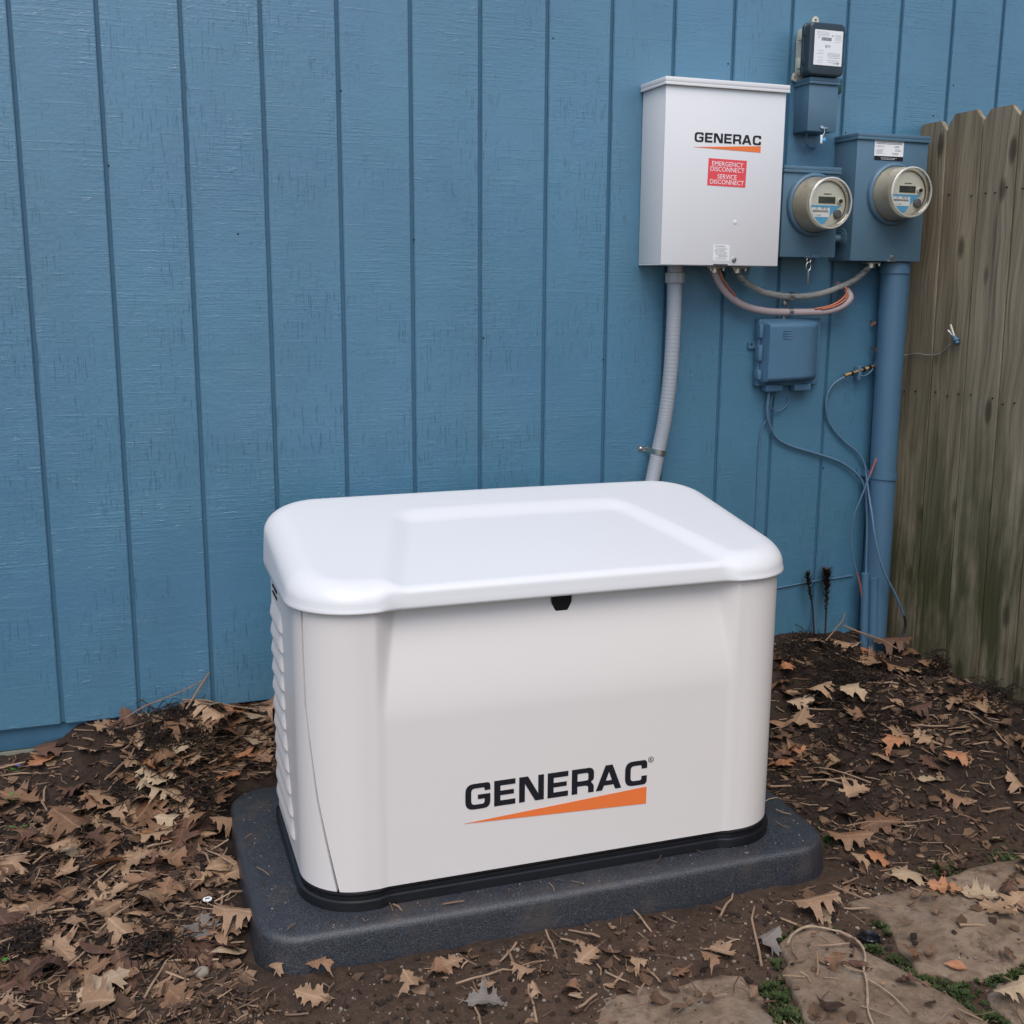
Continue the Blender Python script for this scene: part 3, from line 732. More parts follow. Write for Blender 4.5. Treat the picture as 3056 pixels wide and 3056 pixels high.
# ------------------------------------------------------------------ meters and boxes
def box_thing(name, label, cat, x0, x1, z0, z1, dep, mat='boxblue', cap_over=.004):
    t = thing(name, label, cat, ((x0+x1)/2, 0, z0))
    obj('box_body', box(x0, x1, -dep+.003, 0, z0+.001, z1-.012, .002), M[mat], t)
    obj('front_cover', box(x0-.0008, x1+.0008, -dep, -dep+.0028, z0, z1-.0135, .0012), M[mat], t)
    obj('top_cap', join(box(x0-cap_over, x1+cap_over, -dep-.006, 0, z1-.0115, z1, .002), box(x0-cap_over, x1+cap_over, -dep-.0060, -dep-.004, z1-.020, z1-.0116, .0008), box(x0-cap_over, x0-cap_over+.002, -dep-.0039, -.001, z1-.020, z1-.0116, .0008)), M[mat], t)
    return t
mb = box_thing('meter_socket', 'narrow blue painted meter box beside the tall grey cabinet', 'meter box', 2.170, 2.371, 1.296, 1.570, .100)
obj('hasp', join(box(2.258, 2.300, -.106, -.094, 1.2945, 1.2985, .001), box(2.285, 2.315, -.104, -.100, 1.293, 1.303, .001)), M['boxblue'], mb)
bb = box_thing('meter_socket', 'wide blue painted meter box with a printed white notice, next to the fence', 'meter box', 2.420, 2.689, 1.287, 1.6765, .116)
obj('hasp', join(box(2.560, 2.590, -.122, -.110, 1.2850, 1.2895, .001), lathe([(.007, 0), (.007, .004), (.004, .005), (.0001, .005)], (2.578, -.116, 1.300), seg=14)), M['steel'], bb)
for x_ in (2.493, 2.628): obj('cover_screw', lathe([(.005, 0), (.005, .0015), (.0001, .002)], (x_, -.116, 1.300), seg=12), M['boxblue'], bb)
nl = obj('notice', flat([[(-.055, -.031), (.055, -.031), (.055, .031), (-.055, .031)]], (2.5385, -.1165, 1.6275), (1, 0, 0), (0, 0, 1), (0, -1, 0), .0005), M['white'], bb)
obj('notice_foot', flat([[(-.0548, -.0308), (.0548, -.0308), (.0548, -.0175), (-.0548, -.0175)]], (2.5385, -.1169, 1.6275), (1, 0, 0), (0, 0, 1), (0, -1, 0), .0003), M['logo_black'], nl)
print_lines(nl, 2.487, 2.590, [1.6530, 1.6495, 1.6460], -.1169, .0018, .04, 4)
print_lines(nl, 2.488, 2.525, [1.640, 1.637, 1.6285, 1.6255, 1.6225, 1.6195, 1.616], -.1169, .0012, .3, 5, 'inkl')
print_lines(nl, 2.550, 2.588, [1.640, 1.637, 1.630, 1.626, 1.619, 1.615], -.1169, .0015, .4, 6, 'ink')
print_lines(nl, 2.505, 2.572, [1.6040, 1.6000], -.1172, .0011, .15, 7, 'white')
hub = thing('knockout_hub', 'concentric blue painted knockout and pipe nipple joining the two meter boxes', 'conduit hub', (2.40, -.06, 1.356))
obj('nipple', lathe([(.012, -.026), (.012, .024)], (2.395, -.058, 1.356), 'x', 20), M['boxblue'], hub)
for i, r_ in enumerate((.034, .026, .018)):
    obj('ring', lathe([(r_, 0), (r_, -.003-.002*i), (r_-.004, -.004-.002*i), (r_-.006, -.001-.002*i)], (2.4195, -.058, 1.356), 'x', 28), M['boxblue'], hub)

def meter(x, z, y0, lcd_text, label, dirty):
    t = thing('electric_meter', label, 'electric meter', (x, y0, z-.09))
    obj('sealing_ring', lathe([(.096, 0), (.096, .008), (.094, .013), (.090, .016), (.086, .016), (.085, .010)], (x, y0, z)), M['boxblue'], t)
    obj('shroud', lathe([(.0845, .002), (.0845, .012), (.0815, .020), (.079, .045), (.0755, .078), (.0745, .0785), (.0668, .0785)], (x, y0, z)), M['metertan'], t)
    f = obj('face_plate', lathe([(.0675, .070), (.0675, .0725), (.0655, .0735), (.0001, .0735)], (x, y0, z)), M['meterface'], t)
    yf = y0-.0742; ex, ey, nn = (1, 0, 0), (0, 0, 1), (0, -1, 0)
    R_ = lambda a, b, c_, d_: [(a, b), (c_, b), (c_, d_), (a, d_)]
    obj('name_bar', flat([R_(-.013, .0265, .014, .0292)], (x, yf, z), ex, ey, nn, .0006), M['ink'], f)
    l_ = obj('display', flat([R_(-.031, .000, .030, .020)], (x, yf, z), ex, ey, nn, .0006), M['lcd' if lcd_text else 'lcd_off'], f)
    if lcd_text: obj('digits', text(lcd_text, .0165, (x+.027, yf-.0005, z+.0045), ex, ey, nn, .0003, 'RIGHT', xs=.85), M['dark'], l_)
    else: obj('digits', text('1024', .0125, (x+.022, yf-.0005, z+.0055), ex, ey, nn, .0003, 'RIGHT', xs=.85), M['ink'], l_)
    arc = [(.0635*math.cos(R(a)), .0635*math.sin(R(a))) for a in range(186, 262, 4)]
    obj('blue_label', flat([[(.052, -.006)]+[(-.0632, -.006)]+arc[0:]+[(-.003, -.0585), (.010, -.038), (.030, -.020)]], (x, yf, z), ex, ey, nn, .0006), M['labelblue'], f)
    w_ = obj('white_label', flat([R_(-.0535, -.0405, .011, -.0125)], (x, yf-.0004, z), ex, ey, nn, .0005), M['white'], f)
    r_ = random.Random(5); bars = []; xx = -.050
    while xx < .006: w = r_.uniform(.0006, .0018); bars.append(R_(xx, -.0265, xx+w, -.0205)); xx += w+.0008
    obj('barcode', flat(bars, (x, yf-.0008, z), ex, ey, nn, .0003), M['ink'], w_)
    obj('number', join(text('2L', .010, (x-.036, yf-.0008, z-.0185), ex, ey, nn, .0003), text('749 107', .010, (x-.008, yf-.0008, z-.0185), ex, ey, nn, .0003, xs=.8), text('CL 200', .006, (x-.030, yf-.0008, z-.0375), ex, ey, nn, .0003)), M['ink'], w_)
    obj('optical_port', join(lathe([(.0085, 0), (.0085, .004), (.006, .006)], (x+.044, yf, z+.008), seg=20)), M['meterface'], f)
    obj('port_lens', lathe([(.0055, .003), (.0055, .008), (.003, .009), (.0001, .009)], (x+.046, yf, z+.008), seg=16), M['black'], f)
    obj('reset_knob', lathe([(.0135, 0), (.0135, .006), (.010, .009), (.0001, .010)], (x+.038, yf, z-.031), seg=24), M['ink'], f)
    obj('glass_cover', lathe([(.087, .006), (.0845, .02), (.0815, .05), (.079, .080), (.0775, .0935), (.0735, .0975), (.0690, .0985), (.0662, .0965), (.0650, .0955), (.0001, .0965)], (x, y0, z), seg=64), M['glass'], t)
    obj('cover_rim', lathe([(.0745, .0905), (.0768, .0925), (.0765, .0955), (.0735, .0970), (.0715, .0960), (.0720, .0930), (.0745, .0905)], (x, y0, z), seg=64), M['rim'], t)
    return t
meter(2.279, 1.455, -.100, '10244', 'round electric meter showing a lit five digit reading on the narrow box', False)
meter(2.562, 1.495, -.116, '', 'round electric meter with a dark display on the wide box near the fence', True)

# padlock-like seal hanging below the narrow box
sl_ = thing('meter_seal', 'wire seal with a long metal tag hanging below the narrow meter box', 'seal', (2.275, -.1, 1.22))
tor = lambda c, r_, rr, a=1.0: tube(catmull([(c[0]+r_*math.cos(t*math.pi/6), c[1], c[2]+a*r_*math.sin(t*math.pi/6)) for t in range(13)], 2), rr, 6)
obj('ring', tor((2.276, -.100, 1.287), .0075, .0018), M['steel'], sl_)
obj('link', tor((2.276, -.100, 1.268), .0085, .0016, 1.6), M['steel'], sl_)
obj('tag', box(2.2745, 2.2805, -.1015, -.0985, 1.215, 1.255, .0008), M['steel'], sl_)

# upper beige and black communications box
rm = thing('relay_box', 'cream and black plastic box with a white printed label above the meters', 'utility box', (2.30, 0, 1.84))
def taper_box(x0, x1, z0, z1, y0, y1, t0, bev=.012, fb=.006):
    """box with rounded corners seen from the front, narrowing by t0 at the back"""
    cx, cz, a, b = (x0+x1)/2, (z0+z1)/2, (x1-x0)/2, (z1-z0)/2; rows = []
    for ins, y in [(a*.98, y0), (t0, y0), (t0*.5, (y0+y1)/2), (0, y1+fb)]+[(fb*(1-math.cos(R(q_))), y1+fb*(1-math.sin(R(q_)))) for q_ in (20, 45, 70, 90)]+[(a*.98, y1)]:
        P = rrect(max(a-ins, .001), max(b-ins, .001), max(min(bev, a-ins-.0005), .0005), 6, 1.)
        rows.append(np.column_stack([cx+P[:, 0], np.full(len(P), y), cz+P[:, 1]]))
    V, F = grid_mesh(np.array(rows)); me = pyd(V, F); bm = bmesh.new(); bm.from_mesh(me); bmesh.ops.recalc_face_normals(bm, faces=bm.faces[:]); bm.to_mesh(me); bm.free()
    return smooth(me, 40)
obj('back_shell', taper_box(2.246, 2.352, 1.846, 1.984, -.003, -.066, .006), M['cream'], rm)
cv = obj('cover', taper_box(2.236, 2.363, 1.838, 1.990, -.066, -.100, 0, .016), M['cover'], rm)
obj('cover_lip', taper_box(2.233, 2.366, 1.835, 1.993, -.060, -.069, 0, .017), M['cover'], rm)
for nm_, pl in (('mounting_lug', [(-.014, 0), (.014, 0), (.009, .026), (0, .031), (-.009, .026)]),):
    obj('mounting_lug', flat([pl, [(.004*math.cos(i), .019+.004*math.sin(i)) for i in np.linspace(0, 6, 10)]], (2.314, -.006, 1.998), (1, 0, 0), (0, 0, 1), (0, -1, 0), .008), M['cream'], rm)
obj('mounting_lug', flat([rpoly([(0, 0, .004), (.04, -.012, .004), (.04, .03, 0), (.004, .022, .006)]), [(.010+.003*math.cos(i), .009+.003*math.sin(i)) for i in np.linspace(0, 6, 10)]], (2.2405, -.006, 1.836), (1, 0, 0), (0, 0, 1), (0, -1, 0), .008), M['cream'], rm)
for zz in (1.962, 1.880):
    hg = obj('hinge', box(2.236, 2.2465, -.066, -.030, zz-.016, zz+.016, .003), M['cream'], rm)
    obj('hinge_pin', box(2.2335, 2.2425, -.078, -.0665, zz-.010, zz+.010, .002), M['cover'], hg)
    obj('latch_eye', lathe([(.006, .0), (.006, .006), (.003, .006), (.003, .0)], (2.371, -.075, zz), seg=12), M['cover'], rm)
rl = obj('label_plate', flat([rpoly([(-.0505, -.0505, .002), (.0505, -.0505, .002), (.0505, .0505, .002), (-.0505, .0505, .002)])], (2.3025, -.1005, 1.918), (1, 0, 0), (0, 0, 1), (0, -1, 0), .0005), M['white'], cv)
r_ = random.Random(2); P = []; xx = 2.277
while xx < 2.312: w = r_.uniform(.0006, .0015); P.append([(xx, 1.938), (xx+w, 1.938), (xx+w, 1.9475), (xx, 1.9475)]); xx += w+.0007
obj('barcode', flat(P, (0, -.1009, 0), (1, 0, 0), (0, 0, 1), (0, -1, 0), .0003), M['ink'], cv)
obj('print_bold', join(text('RTY', .0105, (2.3005, -.1009, 1.918), (1, 0, 0), (0, 0, 1), (0, -1, 0), .0004), text('11-6a', .009, (2.333, -.1009, 1.872), (1, 0, .08), (0, 0, 1), (0, -1, 0), .0004), text('RL', .006, (2.316, -.1009, 1.951), (1, 0, 0), (0, 0, 1), (0, -1, 0), .0004)), M['logo_black'], cv)
print_lines(cv, 2.257, 2.305, [1.9625, 1.959, 1.9555, 1.9520], -.1009, .0009, .1, 8, 'inkl')
print_lines(cv, 2.322, 2.349, [1.956, 1.953, 1.950, 1.947, 1.944, 1.941, 1.9355], -.1009, .0007, .2, 9, 'inkl')
print_lines(cv, 2.262, 2.290, [1.909, 1.902, 1.899, 1.890, 1.884, 1.879, 1.874], -.1009, .0008, .3, 10, 'inkl')
print_lines(cv, 2.300, 2.348, [1.9025, 1.898, 1.8945, 1.8895, 1.882, 1.8765], -.1009, .0013, .1, 11, 'inkl')
# boxed marks drawn on the label
dm = [(2.262, 1.9465), (2.267, 1.9435), (2.272, 1.9465), (2.267, 1.9495)]
obj('diamond_mark', flat([dm, [(2.267+(a-2.267)*.75, 1.9465+(b-1.9465)*.75) for a, b in dm]], (0, -.1009, 0), (1, 0, 0), (0, 0, 1), (0, -1, 0), .0003), M['inkl'], cv)

sb = box_thing('junction_box', 'small plain blue painted box below the cream and black utility box', 'electrical box', 2.258, 2.361, 1.678, 1.836, .080)
obj('knockout', lathe([(.010, 0), (.010, .0008), (.0085, .0008), (.0001, .0006)], (2.258, -.04, 1.752), 'x', 22), M['boxblue'], sb)
obj('hasp', join(box(2.305, 2.328, -.085, -.079, 1.685, 1.690, .001), lathe([(.005, 0), (.005, .004), (.0001, .005)], (2.308, -.080, 1.690), seg=12)), M['steel'], sb)
tg = thing('inspection_tag', 'white and blue plastic tag hanging from the small plain blue box', 'tag', (2.313, -.085, 1.64))
obj('wire', tube(catmull([(2.315, -.085, 1.688), (2.316, -.087, 1.676), (2.312, -.087, 1.668), (2.309, -.086, 1.660)], 4), .0008, 6), M['steel'], tg)
obj('paper_strip', box(2.303, 2.3105, -.0865, -.0855, 1.642, 1.667, .0004), M['white'], tg)
obj('blue_disc', lathe([(.0065, 0), (.0065, .002), (.005, .003), (.0001, .003)], (2.3165, -.086, 1.653), seg=16), M['labelblue'], tg)
wr = thing('ground_wire', 'bent grey wire stub curving out beneath the small plain blue box', 'wire', (2.30, 0, 1.63))
obj('wire', tube(catmull([(2.285, -.04, 1.680), (2.283, -.035, 1.655), (2.296, -.028, 1.640), (2.325, -.018, 1.636), (2.345, -.002, 1.640)], 6), .0028, 8), M['wireblue'], wr)
gt = thing('green_screw_tag', 'small dark green plastic tag on the wall behind the cream and black box', 'tag', (2.41, 0, 1.83))
obj('tag_body', box(2.400, 2.424, -.012, -.002, 1.806, 1.852, .004), M['green'], gt)

# ------------------------------------------------------------------ service cables under the cabinet
c2 = thing('service_cable', 'weathered grey cable sagging from the tall cabinet to the wide meter box', 'cable', (2.29, -.03, 1.17))
obj('sheath', tube(catmull([(2.043, -.06, 1.255), (2.075, -.055, 1.222), (2.136, -.045, 1.192), (2.186, -.036, 1.181), (2.247, -.030, 1.174), (2.305, -.032, 1.174), (2.372, -.038, 1.183), (2.44, -.046, 1.205), (2.491, -.055, 1.231), (2.536, -.062, 1.270)], 10), .0102, 12, squash=.85), M['cable_grey'], c2)
connector(c2, 2.541, 1.2865, -.062, .026)
c1 = thing('service_cable', 'thick mauve cable with orange strands looping under the grey cable', 'cable', (2.22, -.03, 1.12))
obj('sheath', tube(catmull([(1.960, -.06, 1.258), (1.982, -.056, 1.219), (2.026, -.05, 1.175), (2.093, -.042, 1.142), (2.173, -.034, 1.127), (2.254, -.030, 1.124), (2.325, -.036, 1.124), (2.394, -.046, 1.127), (2.445, -.056, 1.144), (2.471, -.060, 1.170), (2.468, -.040, 1.196), (2.463, -.010, 1.212), (2.462, .02, 1.214)], 10), .0112, 12, squash=.85), M['cable_pink'], c1)
obj('strand', tube(catmull([(1.976, -.066, 1.256), (1.992, -.066, 1.226), (2.018, -.063, 1.197), (2.042, -.058, 1.176)], 8), .0036, 8), M['copper'], c1)
obj('strand', tube(catmull([(2.345, -.046, 1.134), (2.392, -.054, 1.143), (2.430, -.062, 1.161), (2.452, -.066, 1.187), (2.450, -.058, 1.205)], 8), .0034, 8), M['copper'], c1)
obj('strand', tube(catmull([(2.368, -.052, 1.133), (2.410, -.060, 1.143), (2.440, -.067, 1.160), (2.456, -.067, 1.180)], 8), .0030, 8), M['copper'], c1)
for zz, lab in ((1.1745, 'shiny one-hole clamp around the grey sagging cable'), (1.1255, 'shiny one-hole clamp around the mauve looping cable')):
    t = thing('cable_clamp', lab, 'clamp', (2.262, 0, zz), group='cable clamps')
    obj('band', tube([(2.256, -.031, zz), (2.270, -.031, zz)], .0133, 16), M['steel'], t)
    obj('screw_ear', box(2.250, 2.266, -.012, -.001, zz-.030 if zz > 1.15 else zz-.026, zz-.010, .0015), M['steel'], t)
    obj('screw', lathe([(.0052, 0), (.0052, .002), (.003, .0035), (.0001, .0035)], (2.258, -.012, zz-.022), seg=12), M['steel'], t)

# ------------------------------------------------------------------ telephone box
nd = thing('telephone_box', 'rounded blue plastic telephone junction box low on the wall', 'utility box', (2.25, 0, .875))
def nid_cover():
    x0, x1, z0, z1 = 2.158, 2.384, .893, 1.100; rows = []; nu, nv = 24, 26
    for j in range(nv+1):
        v = j/nv; row = []
        ez = min(v, 1-v)*(z1-z0); fz = 1-(1-min(1, ez/.018))**2.2
        for i in range(nu+1):
            u = i/nu; ex_ = min(u*(x1-x0), 10); fl = 1-(1-min(1, u*(x1-x0)/.010))**2.5; rt = 1-(max(0, (u-.55)/.45))**2.6*.92
            row.append((x0+u*(x1-x0), -.016-.054*fz*fl*rt-.004*math.sin(math.pi*u), z0+v*(z1-z0)+.004*(1-v)*u*2))
        rows.append(row)
    V, F = grid_mesh(np.array(rows), False); return smooth(pyd(V, F), 60)
obj('back_plate', box(2.154, 2.389, -.026, 0, .886, 1.104, .006, 3), M['boxblue_plastic'], nd)
cv2 = obj('cover', nid_cover(), M['boxblue_plastic'], nd)
for zz, hh in ((1.065, .045), (.995, .05), (.925, .03)): obj('hinge_clip', box(2.146, 2.160, -.046, -.020, zz-hh/2, zz+hh/2, .003), M['boxblue_plastic'], nd)
obj('mounting_tab', flat([rpoly([(-.026, -.011, .004), (.006, -.011, 0), (.006, .012, 0), (-.026, .012, .004)]), [(-.014+.0045*math.cos(i), .003+.0045*math.sin(i)) for i in np.linspace(0, 6, 12)]], (2.154, -.006, 1.018), (1, 0, 0), (0, 0, 1), (0, -1, 0), .006), M['boxblue_plastic'], nd)
for xa, xb in ((2.184, 2.248), (2.292, 2.356)): obj('cable_port', box(xa, xb, -.040, -.004, .868, .8925, .006, 3), M['boxblue_plastic'], nd)
for zz in (1.020, .999): obj('lock_hole', lathe([(.0052, -.002), (.0052, .0015), (.0001, .0015)], (2.3505, -.0475, zz), seg=14), M['dark'], nd)
for i in range(4):
    obj('embossed_arc', tube(catmull([(2.232+.020*math.cos(t), -.0745, 1.072-i*.008-.007*math.sin(t)) for t in np.linspace(.5, 2.64, 6)], 3), .0010, 6), M['boxblue_plastic'], nd)

# ------------------------------------------------------------------ service pipe in the corner
sp = thing('service_pipe', 'thick blue painted conduit pipe rising from the soil to the wide meter box', 'pipe', (2.66, -.06, -.05))
obj('pipe', tube([(2.660, -.058, -.15), (2.6495, -.058, .6), (2.640, -.058, 1.262)], .0445, 32), M['pipeblue'], sp)
obj('coupling', lathe([(.0445, 0), (.0485, .002), (.0485, .036), (.045, .04)], (2.640, -.058, 1.247), 'z', 32), M['pipeblue'], sp)
ps = thing('pipe_strap', 'blue painted strap with a bolt around the thick corner pipe', 'pipe strap', (2.65, 0, .577))
obj('band', strap_mesh((2.650, -.058, .577), .0468, .026, -.06, .020, .003, -.002), M['pipeblue'], ps)
obj('bolt', lathe([(.010, 0), (.010, .006), (.006, .010), (.0001, .011)], (2.706, -.030, .574), seg=10), M['pipeblue'], ps)
for i, (x_, zt, r_) in enumerate(((2.598, .236, .014), (2.626, .222, .017))):
    t = thing('small_conduit', ('thin' if i == 0 else 'slightly thicker')+' blue painted conduit stub rising beside the thick corner pipe', 'conduit', (x_, -.07, -.05))
    obj('pipe', tube([(x_+.016, -.075-.012*i, -.12), (x_, -.070-.012*i, zt)], r_, 16), M['pipeblue'], t)

def wire_thing(name, label, pts, r_, mat, cat='cable', n=10, seg=8):
    t = thing(name, label, cat, pts[len(pts)//2]); obj('sheath', tube(catmull(pts, n), r_, seg), M[mat], t); return t
wire_thing('coaxial_cable', 'blue painted coaxial cable drooping from the telephone box to the corner pipe', [(2.208, -.02, .875), (2.206, -.018, .793), (2.241, -.012, .723), (2.301, -.010, .686), (2.42, -.010, .65), (2.518, -.012, .615), (2.589, -.02, .56), (2.610, -.03, .50), (2.628, -.034, .398), (2.634, -.06, .30), (2.630, -.078, .20)], .0048, 'wireblue')
t = wire_thing('coaxial_cable', 'blue painted coaxial cable with a brass connector curving down beside the pipe', [(2.501, -.022, .913), (2.456, -.016, .884), (2.436, -.012, .835), (2.453, -.010, .76), (2.511, -.010, .697), (2.582, -.014, .643), (2.606, -.024, .59), (2.604, -.034, .52), (2.606, -.05, .40), (2.602, -.068, .23)], .0042, 'wireblue')
def along(a, b, t0, t1): a, b = Vector(a), Vector(b); return [a.lerp(b, t0), a.lerp(b, t1)]
ca, cb = (2.494, -.024, .915), (2.612, -.024, .944)
obj('connector', join(tube(along(ca, cb, 0, .2), .0068, 6), tube(along(ca, cb, .26, .60), .0058, 12), tube(along(ca, cb, .66, .78), .0075, 6), tube(along(ca, cb, .88, 1), .006, 10)), M['brass'], t)
obj('gasket', join(tube(along(ca, cb, .2, .26), .0078, 12), tube(along(ca, cb, .60, .66), .0085, 12), tube(along(ca, cb, .80, .86), .0085, 12)), M['black'], t)
obj('ground_lug', box(2.545, 2.556, -.030, -.004, .898, .945, .002), M['wireblue'], t)
wire_thing('ground_wire', 'thin blue painted wire bending from the brass connector up behind the pipe', [(2.553, -.03, .912), (2.575, -.03, .915), (2.598, -.028, .930), (2.617, -.02, .958), (2.626, -.012, .99)], .0025, 'wireblue', 'wire')
wire_thing('telephone_wire', 'thin blue painted wire dropping straight down the wall from the telephone box', [(2.225, -.02, .875), (2.212, -.010, .785), (2.190, -.006, .714), (2.190, -.005, .499), (2.187, -.005, .35), (2.186, -.005, .12)], .0022, 'wireblue', 'wire')
wire_thing('telephone_wire', 'short thin wire loop hanging beneath the telephone box', [(2.203, -.02, .875), (2.207, -.018, .842), (2.222, -.016, .815), (2.248, -.014, .802), (2.278, -.012, .816), (2.291, -.010, .836), (2.292, -.004, .846)], .0021, 'wireblue', 'wire')
_op = catmull([(2.612, -.07, .645), (2.600, -.072, .615), (2.563, -.068, .511), (2.540, -.06, .43), (2.542, -.058, .331), (2.560, -.062, .26), (2.582, -.066, .195), (2.596, -.07, .12)], 10)
t = thing('orange_wire', 'thin wire with orange bare ends bowing out in front of the thick corner pipe', 'wire', (2.56, -.06, .35))
obj('painted_length', tube(_op[14:54], .0030, 8), M['wireblue'], t)
obj('orange_end', tube(_op[:15], .0032, 8), M['orangewire'], t); obj('orange_end', tube(_op[53:], .0032, 8), M['orangewire'], t)
t = wire_thing('black_cable', 'cable looping from behind the pipe out over the fence foot, black at its lower end', [(2.606, -.02, .60), (2.598, -.055, .52), (2.590, -.092, .45), (2.588, -.114, .39), (2.598, -.130, .32), (2.620, -.145, .25), (2.668, -.150, .170), (2.708, -.150, .098)], .0042, 'wireblue')
obj('bare_end', tube(catmull([(2.708, -.150, .098), (2.7165, -.150, .066), (2.711, -.150, .033), (2.690, -.15, .004), (2.655, -.15, -.018), (2.61, -.15, -.034), (2.57, -.15, -.06)], 8), .0046, 8), M['blackcable'], t)
wire_thing('telephone_wire', 'pale blue wire running level across the foot of the wall to the corner', [(2.05, -.004, .165), (2.20, -.004, .188), (2.298, -.004, .194), (2.42, -.004, .204), (2.52, -.004, .208), (2.593, -.004, .212)], .0026, 'wireblue', 'wire')
wire_thing('fence_wire', 'thin grey wire stretched from behind the pipe to the clip on the fence', [(2.70, .0, .976), (2.742, -.030, .980), (2.742, -.072, .987), (2.742, -.13, .985), (2.742, -.185, .994), (2.742, -.225, 1.022), (2.738, -.258, 1.036)], .0018, 'cable_grey', 'wire')
fc = thing('wire_clip', 'small broken blue and cream plastic clip on the second fence plank', 'clip', (2.735, -.26, 1.04))
obj('plug', tube([(2.737, -.268, 1.030), (2.735, -.252, 1.052)], .0075, 10), M['clipblue'], fc)
obj('collar', tube([(2.737, -.262, 1.039), (2.7365, -.260, 1.043)], .012, 10), M['boxblue'], fc)
obj('arm', tube([(2.736, -.252, 1.050), (2.734, -.232, 1.088)], .0035, 6), M['cream'], fc)
obj('arm', tube([(2.736, -.246, 1.052), (2.734, -.222, 1.070)], .0030, 6), M['steel'], fc)

# ------------------------------------------------------------------ leaves
HALF = [(.02, .012), (.07, .06), (.10, .17), (.15, .15), (.20, .23), (.25, .17), (.31, .135), (.35, .24), (.385, .40), (.43, .335), (.475, .42), (.52, .30), (.54, .19), (.59, .145), (.635, .22), (.68, .355), (.715, .27), (.77, .31), (.775, .19), (.80, .115), (.855, .15), (.89, .20), (.91, .095)]
def leaf_mesh(seed, lo=False, broken=False):
    r_ = random.Random(seed); wy = r_.uniform(.82, 1.1)
    j = lambda a: a+r_.uniform(-.016, .016)
    up = [(j(x), max(.010, j(y))*wy) for x, y in HALF]; dn = [(j(x), -max(.010, j(y))*wy*r_.uniform(.85, 1.1)) for x, y in HALF]
    if lo: up = up[::2]; dn = dn[::2]
    out = [(0, .006)]+up+[(1, 0)]+dn[::-1]+[(0, -.006)]
    if broken:
        cut = r_.uniform(.45, .75); out = [(min(x, cut+.10*math.sin(y*22)), y) for x, y in out]
    n = len(out); pts = [Vector(p) for p in out]
    inner = [] if lo else [Vector((x+r_.uniform(-.01, .01), y)) for x in np.arange(.08, .95, .085) for y in (0, .055, -.055, .12, -.12, .2, -.2) if abs(y) < np.interp(x, [0, .2, .45, .7, 1], [.05, .13, .22, .16, .01])]
    res = geometry.delaunay_2d_cdt(pts+inner, [(i, (i+1) % n) for i in range(n)], [], 1, 1e-5)
    V2, F = res[0], res[2]
    k1, k2, k3 = r_.uniform(-1.7, 1.1), r_.uniform(-1.3, .9), r_.uniform(-.9, .9); ph = r_.uniform(0, 6)
    V = []
    for v in V2:
        x, y = v.x-.5, v.y
        z = k1*y*y*1.3+k2*x*x*.42+k3*x*y*.8+.020*math.sin(9*x+ph)*math.cos(8*y+ph)+.045*abs(y)*math.sin(14*x+ph*2)+.05*(abs(y)*2.2)**3*math.sin(ph+5*x)
        V.append((x, y, z))
    F = [tuple(f) for f in F]
    # stalk
    if not broken or r_.random() < .5:
        b = len(V); L = r_.uniform(.12, .26); bend = r_.uniform(-.1, .1)
        z0 = k2*.25*.42
        for t in (0, .5, 1):
            for s_ in (-1, 1): V.append((-.5-L*t, bend*t*t+s_*.007, z0+.03*t+.004*(s_+1)))
        F += [(b, b+1, b+3, b+2), (b+2, b+3, b+5, b+4)]
    return V, F
def shift(V, L): 
    zmin = min(v[2] for v in V); return [(a*L, b*L, (c-zmin)*L) for a, b, c in V]
LEAF = []
for s_ in range(12):
    V, F = leaf_mesh(100+s_, broken=(s_ >= 9)); LEAF.append(pyd(shift(V, .108), F, True, 'oak_leaf'))
OVAL = [(.03, .02), (.12, .10), (.25, .19), (.40, .235), (.55, .22), (.70, .165), (.85, .085), (.95, .03)]
_h = HALF
for s_ in range(4):
    HALF = OVAL; V, F = leaf_mesh(300+s_, broken=(s_ == 3)); LEAF.append(pyd(shift(V, .082), F, True, 'oval_leaf'))
HALF = _h
leaf_cache = {}
def leaf_obj(kind, var, loc, rot, scale, label, group=None):
    key = (kind, var)
    if key not in leaf_cache:
        m_ = LEAF[var].copy(); m_.materials.append(M[kind]); leaf_cache[key] = m_
    o = bpy.data.objects.new('oak_leaf' if var < 12 else 'oval_leaf', leaf_cache[key]); link(o); o.location = loc; o.rotation_euler = rot; o.scale = (scale,)*3
    return tag(o, label, 'leaf', group)
taken = []
def blocked(x, y):
    c, s_ = math.cos(-GEN[2]), math.sin(-GEN[2]); a, b = x-GEN[0], y-GEN[1]; lx, ly = c*a-s_*b, s_*a+c*b
    return abs(lx) < .735 and abs(ly) < .418
